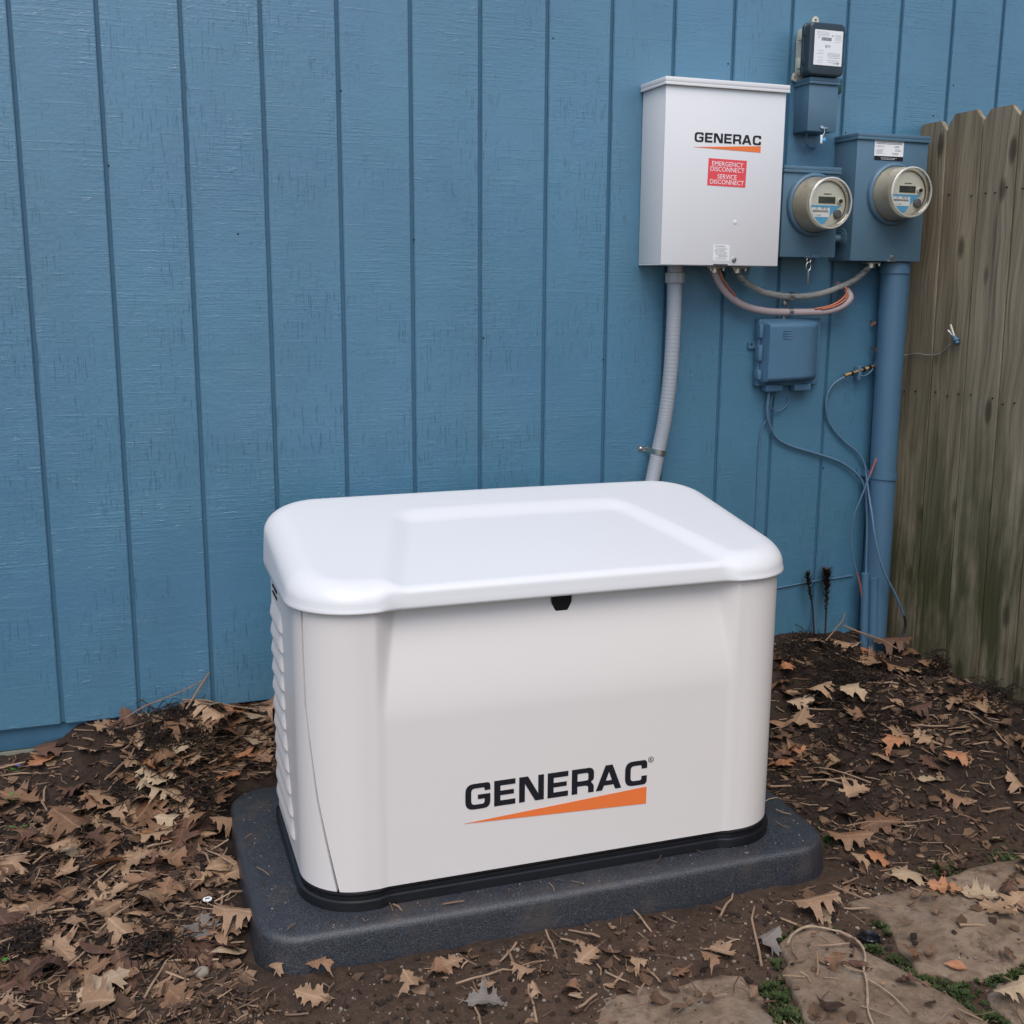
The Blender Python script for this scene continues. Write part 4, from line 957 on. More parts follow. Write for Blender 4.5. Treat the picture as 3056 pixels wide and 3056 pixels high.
HERO = [
 # x, y, kind, variant, scale, heading, label
 (.091, -.616, 'leaf_tan', 0, 1.15, 200, 'large star-shaped tan oak leaf alone on bare soil left of the pad'),
 (.231, -.39, 'leaf_brown', 1, 1.15, 40, 'brown folded oak leaf with a curled edge midway between wall heap and white disc'),
 (.064, -.29, 'leaf_tan', 2, .85, 150, 'small tan oak leaf with pointed lobes just above the big curled pair'),
 (.178, -.476, 'leaf_tan', 3, .75, 10, 'tiny spiky tan oak leaf on dark soil left of the pad'),
 (.102, -.428, 'leaf_brown', 4, .95, 60, 'brown oak leaf lying flat behind the tiny spiky one'),
 (.016, -.35, 'leaf_brown', 5, 1.2, 120, 'upper leaf of the big curled brown pair'),
 (.021, -.429, 'leaf_tan', 6, 1.15, 100, 'lower leaf of the big curled brown pair'),
 (-.119, -.453, 'leaf_tan', 7, 1.1, 60, 'long tan leaf cut by the picture edge beside the curled pair'),
 (.424, -.125, 'leaf_brown', 8, 1.35, 250, 'biggest brown leaf leaning in the pile between the wall and the pad'),
 (.504, -.159, 'leaf_brown', 0, 1.2, 300, 'broad brown leaf tucked behind the louvered generator corner'),
 (.329, -.176, 'leaf_tan', 2, 1.1, 30, 'tan oak leaf at the near edge of the pile by the wall'),
 (.455, -.184, 'leaf_tan', 4, 1.2, 340, 'pointed tan leaf resting against the back corner of the pad'),
 (.191, -.276, 'leaf_tan', 8, 1.1, 260, 'broad tan leaf standing on edge below the black root clump'),
 (.213, -.177, 'leaf_orange', 9, .95, 80, 'glossy rust brown leaf in the black root clump'),
 (.254, -.195, 'leaf_orange', 10, .95, 110, 'rust brown leaf rolled up next to the glossy rust one'),
 (-.034, -.564, 'leaf_brown', 9, .95, 80, 'brown broken leaf beside the large star-shaped leaf'),
 (.365, -.835, 'leaf_tan', 5, 1.0, 330, 'tan leaf touching the front left side of the pad beside the white disc'),
 (.288, -.831, 'leaf_grey', 6, 1.05, 260, 'greyish tan leaf just in front of the leaf by the white disc'),
 (.172, -.817, 'leaf_brown', 10, .75, 10, 'small brown crumpled leaf left of the greyish one'),
 (.086, -.973, 'leaf_pale', 7, 1.15, 30, 'pale flat leaf at the bottom left near the round stone'),
 (.423, -1.012, 'leaf_tan', 9, .72, 200, 'small tan leaf leaning on the front left corner of the pad'),
 (.224, -1.03, 'leaf_brown', 3, .85, 310, 'small brown leaf in front of the round stone'),
 (.024, -.737, 'leaf_tan', 11, .85, 70, 'narrow folded tan leaf at the left edge near green sprout'),
 (-.112, -.159, 'leaf_brown', 1, 1.1, 330, 'brown leaf at the left edge below the concrete foot of the wall'),
 (-.048, -.052, 'leaf_orange', 2, 1.1, 45, 'rusty leaf lying below the dark curled leaf at the wall foot'),
 (-.02, -.03, 'leaf_dark', 10, 1.1, 20, 'dark curled leaf propped against the foundation'),
 (.123, -.03, 'leaf_tan', 3, .95, 15, 'spiky tan leaf on the soil heap touching the siding edge'),
 (.388, -.02, 'leaf_brown', 11, .75, 300, 'small brown leaf on top of the heap against the wall'),
 (.782, -1.097, 'leaf_tan', 3, .72, 5, 'small toothed tan leaf in the soil in front of the pad'),
 (.751, -1.132, 'leaf_brown', 9, .70, 250, 'small brown leaf under the toothed tan leaf'),
 (.492, -1.111, 'leaf_tan', 6, .80, 160, 'tan leaf lying near the front left corner of the pad'),
 (.687, -1.163, 'leaf_tan', 11, .72, 290, 'narrow curled leaf among twigs in the front soil'),
 (.826, -1.19, 'leaf_tan', 10, .62, 150, 'crumpled tan leaf just behind the grey leaf in the front soil'),
 (.923, -1.191, 'leaf_tan', 8, .66, 120, 'tan leaf with long stalk in the front soil'),
 (.974, -1.135, 'leaf_brown', 11, .62, 60, 'upright brown leaf closest to the middle of the pad front'),
 (.821, -1.238, 'leaf_grey', 4, .78, 340, 'grey damp leaf nearest the camera in the front soil'),
 (.536, -1.03, 'leaf_brown', 11, .80, 12, 'curled brown leaf edge pressed against the pad front'),
 (1.361, -1.248, 'leaf_tan', 0, .95, 100, 'large tan maple-like oak leaf at the edge of the flagstones'),
 (1.466, -1.269, 'leaf_grey', 9, .95, 200, 'wrinkled greyish leaf next to the largest leaf by the flagstones'),
 (1.666, -1.187, 'leaf_tan', 5, 1.05, 340, 'boat-shaped curled tan leaf above the pale root'),
 (1.714, -1.166, 'leaf_pale', 11, .70, 30, 'small pale leaf behind the boat-shaped one'),
 (1.926, -.945, 'leaf_brown', 8, 1.15, 330, 'broad brown leaf by the right end of the pad'),
 (1.967, -1.029, 'leaf_orange', 10, .9, 340, 'rusty torn leaf next to the broad leaf at the pad end'),
 (1.885, -1.036, 'leaf_tan', 11, .8, 10, 'narrow tan leaf between pad end and flagstone'),
 (1.973, -1.13, 'leaf_pale', 7, 1.20, 0, 'big pale buff leaf at the upper edge of the flagstone'),
 (1.995, -1.223, 'leaf_orange', 2, .80, 320, 'bright rust leaf on the flagstone'),
 (2.055, -1.273, 'leaf_pale', 1, .85, 330, 'pale lobed leaf on the flagstone beside the rust leaf'),
 (2.045, -1.343, 'leaf_tan', 6, .9, 290, 'tan folded leaf on the flagstone at the picture edge'),
 (2.109, -1.328, 'leaf_tan', 3, .85, 20, 'toothed tan leaf at the far edge of the flagstone'),
 (2.113, -.623, 'leaf_tan', 8, .95, 70, 'folded tan leaf on dark soil behind the pad end'),
 (2.231, -.675, 'leaf_tan', 0, .85, 95, 'star-shaped tan leaf on the dark soil between pad and fence'),
 (2.076, -.754, 'leaf_tan', 4, .95, 350, 'flat toothed leaf in front of the star-shaped one'),
 (2.291, -.825, 'leaf_pale', 2, .85, 320, 'pale leaf on dark soil toward the fence'),
 (2.392, -.828, 'leaf_orange', 9, 1.0, 330, 'rusty curled leaf toward the fence'),
 (1.99, -.535, 'leaf_orange', 10, 1.0, 60, 'rust leaf close to the right wall of the generator'),
 (2.614, -.682, 'leaf_tan', 1, 1.2, 350, 'wide tan leaf in the litter nearest the fence'),
 (2.052, -.458, 'leaf_brown', 6, 1.0, 30, 'brown leaf behind the rust leaf next to the generator'),
 (2.462, -.959, 'leaf_tan', 9, .95, 280, 'tan leaf at the picture edge beyond the flagstone'),
 (1.838, -1.614, 'leaf_pale', 8, 1.0, 180, 'pale leaf in the bottom right corner on the flagstone'),
 (1.314, -1.329, 'leaf_brown', 11, .75, 310, 'ragged brown leaf on the flagstone below the largest leaf'),
 (1.746, -1.415, 'leaf_brown', 10, .65, 20, 'dull brown leaf in the gap between two flagstones'),
 (2.417, -.064, 'leaf_tan', 7, 1.15, 110, 'crinkled tan leaf standing at the foot of the dead stalks'),
 (2.52, -.09, 'leaf_tan', 8, 1.1, 120, 'big leaf leaning on the wall beside the small conduits'),
 (2.605, -.13, 'leaf_brown', 0, .95, 80, 'spiky brown leaf standing in front of the small conduits'),
 (2.672, -.151, 'leaf_dark', 5, 1.3, 320, 'wide reddish leaf under the black cable'),
 (2.715, -.175, 'leaf_brown', 11, .9, 100, 'narrow brown leaf at the fence foot beside the black cable'),
 (2.559, -.205, 'leaf_tan', 4, 1.2, 350, 'flat tan leaf in front of the pipe foot'),
 (2.635, -.293, 'leaf_tan', 3, 1.25, 5, 'deeply lobed tan leaf in the corner bank'),
 (2.70, -.44, 'leaf_tan', 0, 1.05, 20, 'star-shaped leaf at the fence bottom'),
 (2.71, -.30, 'leaf_brown', 10, 1.0, 0, 'curled brown leaf against the second fence plank'),
 (2.221, -.218, 'leaf_brown', 2, 1.1, 40, 'brown leaf by the generator edge in the back corner'),
 (2.375, -.354, 'leaf_pale', 11, 1.2, 0, 'pale curved leaf in the middle of the back bank'),
 (2.249, -.144, 'leaf_orange', 9, .9, 70, 'rusty leaf fragment beside the generator near the wall'),
]
hr = random.Random(21)
for x, y, kd, var, sc_, hd, lab in HERO:
    tilt = .28
    leaf_obj(kd, var, (x, y, surf(x, y)+.004), (hr.uniform(-tilt*.6, tilt), hr.uniform(-tilt, tilt), R(hd)), sc_, lab)
REG = [  # n, x0, x1, y0, y1, label, group
 (108, -.22, .40, -.70, -.02, 'dry leaf in the thick litter between the wall and the left edge', 'leaves littering the ground at the left'),
 (26, -.16, .36, -1.05, -.70, 'dry leaf in the near left corner of the litter', 'leaves in the near left corner'),
 (34, .32, .60, -.24, -.02, 'dry leaf in the pile behind the left end of the pad', 'leaves piled behind the pad'),
 (34, 1.92, 2.68, -.95, -.10, 'dry leaf on the dark bank between generator and fence', 'leaves on the bank by the fence'),
 (12, 1.55, 2.30, -1.55, -1.02, 'small leaf scattered around the flagstones', 'leaves around the flagstones'),
 (8, .45, 1.45, -1.30, -1.08, 'small dry leaf in the bare soil in front of the pad', 'leaves in the front soil')]
kinds = ['leaf_tan']*7+['leaf_brown']*7+['leaf_dark']*3+['leaf_orange']+['leaf_pale']
MARKS = [(.091, -.616, 'the large star-shaped leaf'), (.231, -.39, 'the folded brown leaf'), (.178, -.476, 'the tiny spiky leaf'), (.018, -.39, 'the big curled pair of leaves'), (.424, -.125, 'the biggest leaf of the wall pile'),
 (.455, -.184, 'the leaf on the back pad corner'), (.191, -.276, 'the leaf standing on edge'), (.23, -.185, 'the glossy rust leaf'), (.315, -.724, 'the white marker disc'), (.279, -.982, 'the round pale stone'), (.086, -.973, 'the pale flat leaf'),
 (-.117, -.815, 'the large green sprout'), (-.118, -.06, 'the violet flower'), (-.02, -.03, 'the dark curled leaf'), (.123, -.03, 'the spiky leaf on the heap'), (.30, -.05, 'the arching bleached stem'), (.782, -1.097, 'the toothed leaf before the pad'), (.821, -1.238, 'the grey damp leaf'), (.423, -1.012, 'the front left pad corner'), (.974, -1.135, 'the upright brown leaf'),
 (1.361, -1.248, 'the largest leaf by the flagstones'), (1.666, -1.187, 'the boat-shaped leaf'), (1.926, -.945, 'the broad leaf by the pad end'), (1.973, -1.13, 'the big pale buff leaf'), (1.712, -1.312, 'the black plastic cap'), (1.60, -1.42, 'the bleached root'), (1.995, -1.223, 'the bright rust leaf'), (2.231, -.675, 'the star-shaped leaf on dark soil'), (2.392, -.828, 'the rusty curled leaf'), (2.614, -.682, 'the wide leaf nearest the fence'), (2.417, -.064, 'the dead stalks'), (2.66, -.10, 'the thick pipe'), (2.635, -.293, 'the deeply lobed leaf'), (2.375, -.354, 'the pale curved leaf'), (2.0, -.50, 'the generator end'), (2.70, -.44, 'the leaf at the fence bottom')]
fwd, rgt = (math.sin(YAW), math.cos(YAW)), (math.cos(YAW), -math.sin(YAW)); used = set()
def where(head, x, y, fallback):
    """a label that places a small thing by the nearest landmark"""
    for mx, my, nm_ in sorted(MARKS, key=lambda m_: math.hypot(m_[0]-x, m_[1]-y))[:7]:
        dx_, dy_ = x-mx, y-my; a = dx_*fwd[0]+dy_*fwd[1]; b = dx_*rgt[0]+dy_*rgt[1]
        w = ('behind' if a > 0 else 'in front of') if abs(a) > abs(b) else ('right of' if b > 0 else 'left of'); near = 'just ' if math.hypot(dx_, dy_) < .09 else ''
        lab = head+' '+near+w+' '+nm_
        if lab not in used and len(lab.replace('-', ' ').split()) <= 15: used.add(lab); return lab
    return fallback
KEEP = [(.315, -.724), (.279, -.982), (-.118, -.06), (-.117, -.815), (-.111, -.26), (1.712, -1.312)]
CW = {'leaf_tan': 'tan', 'leaf_brown': 'brown', 'leaf_dark': 'dark russet', 'leaf_orange': 'rust', 'leaf_pale': 'pale buff'}
for n, x0, x1, y0, y1, lab, grp in REG:
    c_ = 0
    while c_ < n:
        x, y = hr.uniform(x0, x1), hr.uniform(y0, y1)
        if blocked(x, y) or any(math.hypot(x-a, y-b) < .075 for a, b in KEEP): continue
        sc_ = hr.uniform(.45, .7) if 'small' in lab else hr.uniform(.72, 1.28); kd = hr.choice(kinds); var = hr.randrange(16)
        head = ('torn ' if var in (9, 10, 11, 15) else '')+('small ' if sc_ < .72 else 'large ' if sc_ > 1.0 else '')+CW[kd]+(' oak leaf' if var < 12 else ' oval leaf')
        leaf_obj(kd, var, (x, y, surf(x, y)+hr.uniform(.001, .008)), (hr.uniform(-.4, .4), hr.uniform(-.4, .4), hr.uniform(0, 6.28)), sc_, where(head, x, y, lab), grp); c_ += 1
# a few leaves caught between the pipe and the wall
for x, y, z, r_, lab in ((2.598, -.02, .985, (1.2, .3, 1), 'brown leaf caught behind the thick pipe beside the brass connector'), (2.592, -.012, 1.085, (1.4, .1, 2), 'shrivelled leaf scrap stuck behind the upper thick pipe'), (2.604, -.03, 1.225, (1.3, 1, .5), 'tiny leaf scrap lodged under the wide meter box')):
    leaf_obj('leaf_orange' if z < 1 else 'leaf_brown', 9, (x, y, z), r_, .55 if z < 1 else .3, lab)

# ------------------------------------------------------------------ litter that nobody could count
def dens_pt(r_):
    """litter position by region"""
    while True:
        u = r_.random()
        if u < .50: x, y = r_.uniform(-.30, .42), r_.uniform(-1.15, -.01)
        elif u < .62: x, y = r_.uniform(.3, .62), r_.uniform(-.27, -.01)
        elif u < .88: x, y = r_.uniform(1.80, 2.74), r_.uniform(-1.15, -.02)
        else: x, y = r_.uniform(.2, 2.5), r_.uniform(-1.75, -1.04)
        if not blocked(x, y) and float(fbm(x, y, 4.5, 2)) > r_.uniform(-.55, .12): return x, y
lr = random.Random(5)
def scatter(name, n, maker, mat, label, pt=dens_pt):
    pts = np.array([pt(lr) for i in range(n)]); zz = ground_h(pts[:, 0], pts[:, 1]); zz = [max(z, float(base_h(x, y))+.020) if on_flag(x, y) else z for (x, y), z in zip(pts, zz)]; V = []; F = []
    for (x, y), z in zip(pts, zz):
        v, f = maker(lr); b = len(V)
        V += [(x+a, y+c, z+d) for a, c, d in v]; F += [tuple(b+i_ for i_ in g) for g in f]
    o = obj(name, pyd(V, F, False), mat); tag(o, label, name.replace('_', ' ').split()[-1], kind='stuff'); return o
def rotm(r_, t=.35): return Matrix.Rotation(r_.uniform(0, 6.28), 3, 'Z') @ Matrix.Rotation(r_.uniform(-t, t), 3, 'X') @ Matrix.Rotation(r_.uniform(-t, t), 3, 'Y')
def mk_frag(r_):
    s = .007+.026*r_.random()**2; m_ = rotm(r_, .6); n = r_.randint(4, 7); off = r_.uniform(.001, .007); k = r_.uniform(-.6, .9)
    pts = [(s*r_.uniform(.4, 1.1)*math.cos(6.28*i/n), s*.65*r_.uniform(.4, 1.1)*math.sin(6.28*i/n)) for i in range(n)]
    V = [m_ @ Vector((0, 0, 0))]+[m_ @ Vector((a, b, k*(a*a+b*b)/s)) for a, b in pts]
    return [(v.x, v.y, v.z+off) for v in V], [(0, 1+i, 1+(i+1) % n) for i in range(n)]
def mk_straw(r_, lo=.012, hi=.055):
    L = r_.uniform(lo, hi); w = r_.uniform(.0008, .0022); m_ = rotm(r_, .22); off = r_.uniform(.002, .010); bend = r_.uniform(-.15, .15)*L
    V = []; F = []
    for i, t in enumerate((-.5, 0, .5)):
        for k in range(3):
            a = 2.094*k; p = m_ @ Vector((L*t, w*math.cos(a)+bend*(1-4*t*t), w*math.sin(a))); V.append((p.x, p.y, p.z+off))
    for i in range(2):
        for k in range(3): F.append((i*3+k, i*3+(k+1) % 3, i*3+3+(k+1) % 3, i*3+3+k))
    F += [(2, 1, 0), (6, 7, 8)]; return V, F
ICO_V = [(0, 0, 1), (.894, 0, .447), (.276, .851, .447), (-.724, .526, .447), (-.724, -.526, .447), (.276, -.851, .447), (.724, .526, -.447), (-.276, .851, -.447), (-.894, 0, -.447), (-.276, -.851, -.447), (.724, -.526, -.447), (0, 0, -1)]
ICO_F = [(0, 1, 2), (0, 2, 3), (0, 3, 4), (0, 4, 5), (0, 5, 1), (1, 6, 2), (2, 7, 3), (3, 8, 4), (4, 9, 5), (5, 10, 1), (6, 7, 2), (7, 8, 3), (8, 9, 4), (9, 10, 5), (10, 6, 1), (11, 7, 6), (11, 8, 7), (11, 9, 8), (11, 10, 9), (11, 6, 10)]
def mk_lump(lo, hi):
    def f(r_):
        s = lo+(hi-lo)*r_.random()**3; m_ = rotm(r_, 1); sc_ = (r_.uniform(.7, 1.3), r_.uniform(.7, 1.2), r_.uniform(.5, .9))
        V = [m_ @ Vector((a*sc_[0]*s*r_.uniform(.75, 1.2), b*sc_[1]*s*r_.uniform(.75, 1.2), c*sc_[2]*s*r_.uniform(.75, 1.2))) for a, b, c in ICO_V]
        return [(v.x, v.y, v.z+s*.25) for v in V], ICO_F
    return f
def anywhere(r_):
    while True:
        x, y = (r_.uniform(-.30, 2.7), r_.uniform(-1.75, -.02))
        if not blocked(x, y) and not (on_flag(x, y) and r_.random() < .93): return x, y
def frontpt(r_):
    while True:
        x, y = r_.uniform(.15, 2.0), r_.uniform(-1.7, -1.0)
        if not blocked(x, y) and not (on_flag(x, y) and r_.random() < .85): return x, y
scatter('leaf_litter', 4300, mk_frag, M['frag'], 'broken brown leaf fragments covering the soil')
scatter('straw_litter', 3400, mk_straw, M['straw'], 'short straw and stem bits covering the soil')
scatter('soil_crumbs', 7000, mk_lump(.0015, .010), M['crumb'], 'dark crumbs of soil all over the ground', anywhere)
scatter('fine_pebbles', 2200, mk_lump(.001, .0055), M['pebble'], 'tiny pale pebbles in the bare soil', frontpt)

def padpt(r_):
    while True:
        lx, ly = r_.uniform(-.69, .69), r_.uniform(-.385, .385)
        if (abs(lx) > .612 or abs(ly) > .325) and math.hypot(max(abs(lx)-.61, 0), max(abs(ly)-.29, 0)) < .085:
            c, q_ = math.cos(GEN[2]), math.sin(GEN[2]); return GEN[0]+c*lx-q_*ly, GEN[1]+q_*lx+c*ly
_gh = ground_h; ground_h = lambda x, y: np.full(len(x), -.1535)
scatter('pad_grit', 420, mk_lump(.0006, .0028), M['pebble'], 'fine grit and soil specks lying on the pad top', padpt)
scatter('pad_crumbs', 26, mk_straw, M['straw'], 'a few straw bits lying on the pad top', padpt)
ground_h = _gh
# dry stems large enough to pick out
def stem_mesh(seed, L=.14):
    r_ = random.Random(seed); pts = []; x = 0; a = 0; z = 0
    for i in range(5): pts.append((x-L/2, a, z)); x += L/4; a += r_.uniform(-.05, .05)*L; z += r_.uniform(-.03, .04)*L
    w = r_.uniform(.0016, .0030); return tube(pts, [w, w*1.05, w*.95, w*.9, w*.7], 6)
STEM = [stem_mesh(s_, L) for s_, L in enumerate((.06, .08, .10, .12, .15, .19, .24, .07))]
for m_ in STEM: m_.materials.append(M['twig'])
SREG = [(58, -.2, .42, -1.08, -.03, 'dry straw-coloured stem in the litter at the left', 'dry stems in the left litter'), (44, 1.90, 2.70, -1.0, -.06, 'dry stem lying on the bank between generator and fence', 'dry stems on the fence bank'),
        (16, .40, 1.40, -1.32, -1.07, 'dry stem on the bare soil before the pad', 'dry stems in the front soil'), (14, 1.35, 2.25, -1.62, -1.08, 'dry stem lying on or between the flagstones', 'dry stems on the flagstones')]
sr = random.Random(31)
for n, x0, x1, y0, y1, lab, grp in SREG:
    c_ = 0
    while c_ < n:
        x, y = sr.uniform(x0, x1), sr.uniform(y0, y1)
        if blocked(x, y): continue
        iv = sr.choice([0, 1, 2, 3, 4, 7, 0, 1]); o = bpy.data.objects.new('dry_stem', STEM[iv]); link(o); o.location = (x, y, surf(x, y)+sr.uniform(.004, .012)); o.rotation_euler = (sr.uniform(0, 6), sr.uniform(-.16, .16), sr.uniform(0, 6.28)); tag(o, where(('short' if iv in (0, 7, 1) else 'long' if iv == 4 else 'dry')+' straw stem', x, y, lab), 'dry stem', grp); c_ += 1
for (x, y, z, v, rz, ry, lab) in ((.27, -.055, .055, 6, 25, -.16, 'long bleached stem arching over the soil heap at the wall'), (.43, -.075, .025, 6, -18, .18, 'long pale stem sloping from the heap toward the generator'), (.36, -.03, .065, 3, 40, -.75, 'stem poking up from the heap against the siding'),
                                  (.20, -.10, .02, 4, 55, .1, 'thick pale split stem in the black root clump'), (.14, -.20, -.05, 4, 60, -.2, 'bent straw stem leaning out of the root clump'), (2.56, -.16, .03, 5, -55, .35, 'bleached stem leaning against the pipe foot'), (2.50, -.05, .05, 4, 30, -.5, 'rusty stem rising beside the dead stalks'),
                                  (1.46, -1.25, -.222, 5, 62, -.05, 'long split stem across the largest leaf'), (1.78, -1.20, -.205, 4, -50, .05, 'thick stem in the gap above the root'), (1.52, -1.385, -.214, 1, 55, 0., 'short bleached stick on the central flagstone'), (2.06, -.93, -.20, 6, -12, .03, 'long thin stalk of the broad leaf')):
    o = bpy.data.objects.new('dry_stem', STEM[v]); link(o); o.location = (x, y, max(z, gz(x, y)+.006)); o.rotation_euler = (0, ry, R(rz)); tag(o, lab, 'dry stem')

# blackened clumps of roots
def clump(x, y, rad_, n, label, hgt=.05, lo=.03, hi=.09):
    r_ = random.Random(int(x*1000)+int(-y*77)); V = []; F = []
    for i in range(n):
        a = r_.uniform(0, 6.28); d_ = rad_*math.sqrt(r_.random()); px, py = x+d_*math.cos(a), min(y+d_*math.sin(a)*.7, -.012); pz = gz(px, py)-.004
        th = r_.uniform(0, 6.28); L = r_.uniform(lo, hi); el = r_.uniform(.05, .8); w = r_.uniform(.0008, .0022)
        hh = hgt*(1-(d_/rad_)**2)*r_.random()
        p0 = Vector((px, py, pz+hh)); dr = Vector((math.cos(th)*math.cos(el), math.sin(th)*math.cos(el), math.sin(el)))
        p1 = p0+dr*L*.55; p2 = p1+Vector((dr.x, dr.y, dr.z-r_.uniform(.3, 1.2)))*L*.45; b = len(V)
        sd = Vector((-math.sin(th), math.cos(th), 0))*w; up = Vector((0, 0, w))
        for p, k in ((p0, 1), (p1, .9), (p2, .4)): V += [tuple(p+sd*k), tuple(p-sd*k*.5+up*k), tuple(p-sd*k*.5-up*k)]
        for q_ in (0, 3):
            for k in range(3): F.append((b+q_+k, b+q_+(k+1) % 3, b+q_+3+(k+1) % 3, b+q_+3+k))
    o = obj('root_clump', pyd(V, F, False), M['fibre']); tag(o, label, 'root clump'); return o
clump(.272, -.10, .16, 420, 'largest black root clump on the soil heap by the wall', .07)
clump(.20, -.20, .11, 240, 'black root clump in front of the heap', .05)
clump(.343, -.27, .07, 150, 'black root clump touching the back corner of the pad', .05)
clump(.04, -.22, .05, 110, 'small dark root clump among the leaves left of the heap', .04)
clump(.203, -.874, .07, 130, 'dark root clump near the round stone', .03)
clump(-.057, -.77, .08, 140, 'dark root clump by the green sprout at the left edge', .03)
clump(2.38, -.13, .16, 420, 'black root clump at the foot of the wall right of the generator', .06)
clump(2.37, -.30, .15, 320, 'dark root clump on the bank in front of the wall', .05)
clump(2.69, -.32, .07, 170, 'dark root clump against the second fence plank', .07)
clump(2.68, -.60, .12, 220, 'tangled root clump at the foot of the fence', .05)
clump(2.30, -.52, .16, 220, 'flat dark root clump on the soil between generator and fence', .02)

# dead upright stalks by the corner
for i, (x0, x1, zt, zb_) in enumerate(((2.387, 2.425, .245, .02), (2.459, 2.469, .246, .0))):
    t = thing('dead_stalk', ('thinner' if i == 0 else 'bushier')+' blackened seed stalk standing against the wall near the corner', 'dead plant', (x1, -.045, zb_), group='dead stalks')
    pts = catmull([(x1, -.045, zb_-.03), (x1+(x0-x1)*.35, -.043, zb_+(zt-zb_)*.4), (x0+.004, -.04, zb_+(zt-zb_)*.8), (x0, -.038, zt)], 10)
    obj('stem', tube(pts, [.0034-.0016*k/len(pts) for k in range(len(pts))], 7), M['deadstalk'], t)
    r_ = random.Random(40+i); V = []; F = []
    for k in range(230 if i else 150):
        f = r_.uniform(.34 if i else .45, 1); p = Vector(pts[min(int(f*len(pts)), len(pts)-1)]); a = r_.uniform(0, 6.28)
        wdt = .022*(1.3 if i else .85)*math.sin(min(1, (f-.25)/.55)*1.57)*(1-.5*max(0, f-.85)/.15); L = wdt*r_.uniform(.6, 1.2)
        d_ = Vector((math.cos(a), math.sin(a), r_.uniform(.5, 1.6))).normalized(); sd = d_.cross(Vector((0, 0, 1))).normalized()*.0022; b = len(V)
        V += [tuple(p-sd), tuple(p+sd), tuple(p+d_*L+sd*.8), tuple(p+d_*L-sd*.8), tuple(p+d_*L*1.4)]; F += [(b, b+1, b+2, b+3), (b+3, b+2, b+4)]
    o = obj('seed_head', pyd(V, F, False), M['deadstalk'], t); tag(o, kind='stuff')

# bleached root on the flagstone
rt_ = thing('bleached_root', 'long pale hooked root lying on the central flagstone', 'root', (1.6, -1.4, -.22))
_rp = [(1.504, -1.297), (1.535, -1.270), (1.588, -1.258), (1.632, -1.287), (1.654, -1.323), (1.652, -1.36), (1.637, -1.398), (1.607, -1.43), (1.589, -1.456), (1.560, -1.50), (1.520, -1.56), (1.49, -1.64)]
def on_stone(x, y): return float(base_h(x, y))+.024+.004
_rc = catmull([(a+rng.uniform(-.003, .003), b+rng.uniform(-.003, .003), on_stone(a, b)-.001) for a, b in _rp], 8)
obj('main_root', tube(_rc, [.0026+.0009*math.sin(i*.9)*math.cos(i*.37)+.0005*rng.random() for i in range(len(_rc))], 8), M['root'], rt_)
obj('side_root', tube(catmull([(a, b, on_stone(a, b)-.001) for a, b in ((1.589, -1.456), (1.60, -1.49), (1.604, -1.53), (1.600, -1.58))], 6), .0016, 7), M['root'], rt_)

# small things
x, y = .315, -.724
t = thing('plant_marker', 'small white disc on a stem stuck in the soil left of the pad', 'marker', (x, y, gz(x, y)))
z0 = gz(x, y)
obj('disc', lathe([(.0105, .0), (.0105, .0015), (.0001, .0018)], (0, 0, .012), 'z', 24), M['white'], t, True)
obj('centre_screw', box(-.005, .005, -.0014, .0014, .0139, .0152, .0004), M['dark'], t, True)
obj('stem', tube([(0, 0, -.02), (0, 0, .012)], .0016, 6), M['twig'], t, True)
x, y = .279, -.982
bm = bmesh.new(); bmesh.ops.create_icosphere(bm, subdivisions=3, radius=.0155)
for v in bm.verts: v.co = Vector((v.co.x*1.05, v.co.y*.95, v.co.z*.8))*(1+.10*float(fbm(v.co.x*1+3, v.co.y+v.co.z, 60, 3)))
o = obj('round_stone', bm, M['pebble']); o.location = (x, y, gz(x, y)+.008); smooth(o.data, 80); tag(o, 'rounded pale stone in the litter at the near left', 'stone')
x, y = 1.712, -1.312
t = thing('plastic_cap', 'small black ridged plastic cap lying in the gap between flagstones', 'cap', (x, y, gz(x, y)))
V = []; obj('rim', lathe([(.020, .0), (.0225, .006), (.0225, .014), (.020, .016), (.018, .013), (.016, .004), (.0001, .003)], (0, 0, 0), 'z', 28), M['black'], t, True)
for k in range(14):
    a = 2*math.pi*k/14; obj('ridge', box(.021*math.cos(a)-.0015, .021*math.cos(a)+.0015, .021*math.sin(a)-.0015, .021*math.sin(a)+.0015, .002, .0165, .0004), M['black'], t, True)
def sprout(x, y, n, s, label, flower=False):
    t = thing('green_sprout', label, 'plant', (x, y, gz(x, y))); r_ = random.Random(int(x*999))
    for k in range(n):
        a = r_.uniform(0, 6.28); h_ = r_.uniform(.4, 1.2)*s; e = Vector((math.cos(a)*s*.8, math.sin(a)*s*.8, h_)); obj('stalk', tube([(0, 0, -.01), e*.5, e], .0007, 5), M['sprout'], t, True)
        pl = rpoly([(0, 0, 0), (.4*s, .35*s, .2*s), (.9*s, .3*s, .2*s), (1.1*s, 0, .02), (.9*s, -.3*s, .2*s), (.4*s, -.35*s, .2*s)], 3); c, q_ = math.cos(a), math.sin(a)
        obj('leaf', pyd([(e.x+c*u-q_*v, e.y+q_*u+c*v, e.z+.25*u-abs(v)*.4) for u, v in pl], [tuple(range(len(pl)))]), M['sprout'], t, True)
    if flower:
        for k in range(5):
            a = k*1.257; obj('petal', pyd([(0, 0, s*1.3), (s*.35*math.cos(a-.4), s*.35*math.sin(a-.4), s*1.5), (s*.6*math.cos(a), s*.6*math.sin(a), s*1.45), (s*.35*math.cos(a+.4), s*.35*math.sin(a+.4), s*1.5)], [(0, 1, 2, 3)]), M['violet'], t, True)
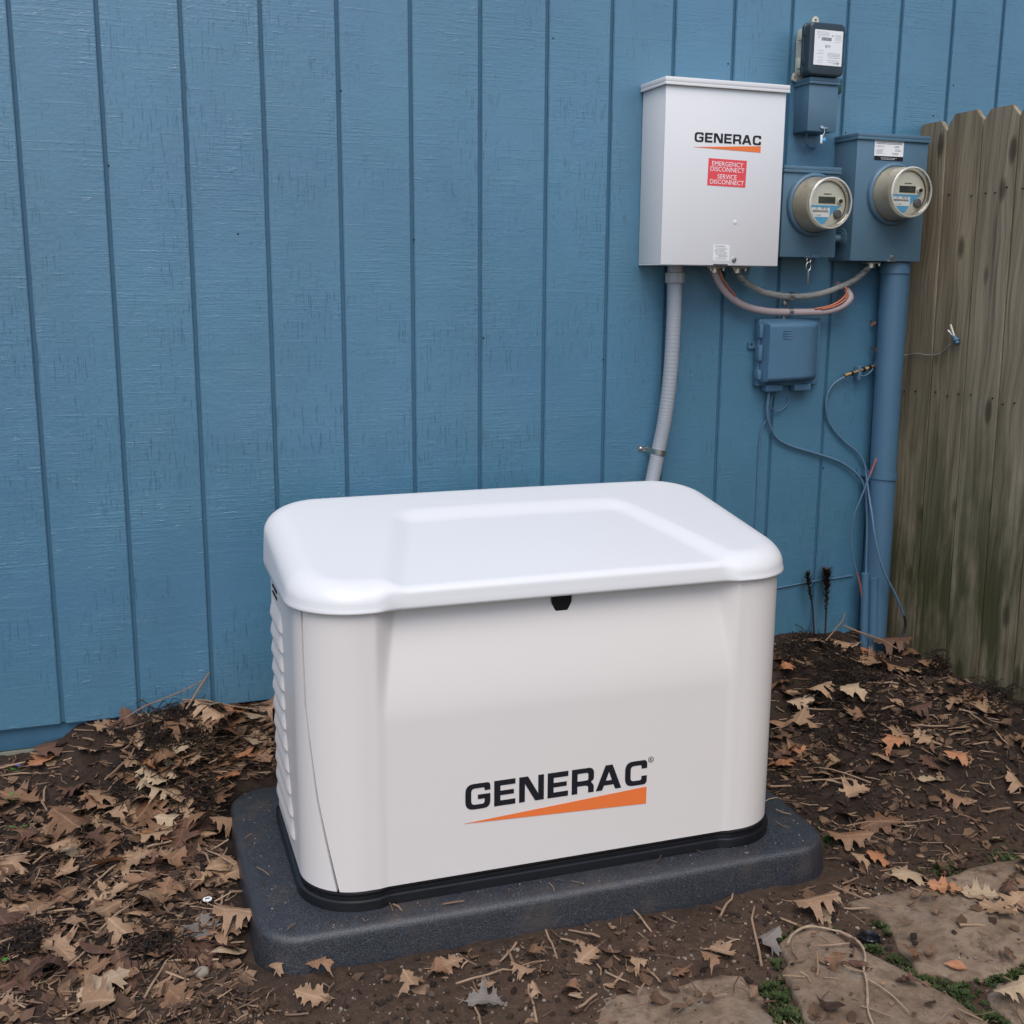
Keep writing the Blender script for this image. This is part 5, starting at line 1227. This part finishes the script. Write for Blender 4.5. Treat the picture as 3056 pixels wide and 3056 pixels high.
sprout(-.118, -.06, 2, .014, 'tiny violet flower at the left edge below the wall', True)
sprout(-.111, -.26, 3, .013, 'small green sprout among the leaves at the left edge')
sprout(-.117, -.815, 4, .020, 'largest green sprout at the left edge near the bottom')
sprout(-.13, -.16, 3, .012, 'yellowish green sprout at the far left below the flower')

# moss in the joints
MOSS = [(1.89, -.91, .035, 260), (2.073, -1.135, .05, 300), (2.265, -1.15, .06, 360), (1.400, -1.43, .022, 420), (1.385, -1.48, .025, 420), (1.39, -1.55, .03, 420), (1.405, -1.385, .018, 200), (1.700, -1.345, .022, 260), (1.716, -1.40, .018, 220), (1.729, -1.48, .018, 240), (1.765, -1.55, .022, 260), (1.88, -1.534, .03, 420), (1.93, -1.53, .03, 420), (2.02, -1.53, .03, 300), (1.77, -1.62, .02, 200), (1.659, -1.245, .014, 70), (.24, -.165, .03, 90)]
V = []; F = []; mr = random.Random(9)
for P in STONES:
    for i in range(len(P)):
        a, b = Vector(P[i]), Vector(P[(i+1) % len(P)]); nn = Vector((b.y-a.y, a.x-b.x)).normalized(); cc = sum((Vector(q_) for q_ in P), Vector((0, 0)))/len(P)
        if nn.dot((a+b)/2-cc) < 0: nn = -nn
        for j in range(int((b-a).length/.012)):
            w = a.lerp(b, mr.random())+nn*mr.uniform(.004, .020)
            if w.x > 1.3 and float(fbm(w.x+3, w.y, 9, 2)) > .08: MOSS.append((w.x, w.y, .009, mr.randint(6, 22)))
for x, y, rad_, n in MOSS:
    for i in range(n):
        a = mr.uniform(0, 6.28); d_ = rad_*abs(mr.gauss(0, .5)); px, py = x+d_*math.cos(a), y+d_*math.sin(a); z = gz(px, py); L = mr.uniform(.004, .011); th = mr.uniform(0, 6.28); b = len(V); w = mr.uniform(.0015, .004)
        dx_, dy_ = math.cos(th), math.sin(th); lean_ = mr.uniform(.2, 1.2)
        V += [(px-dy_*w*.3, py+dx_*w*.3, z-.001), (px+dy_*w*.3, py-dx_*w*.3, z-.001), (px+dx_*L*lean_+dy_*w, py+dy_*L*lean_-dx_*w, z+L*.7), (px+dx_*L*lean_*1.4, py+dy_*L*lean_*1.4, z+L), (px+dx_*L*lean_-dy_*w, py+dy_*L*lean_+dx_*w, z+L*.7)]; F.append((b, b+1, b+2, b+3, b+4))
o = obj('moss', pyd(V, F, False), M['moss']); tag(o, 'green moss growing in the joints of the flagstones', 'moss', kind='stuff')
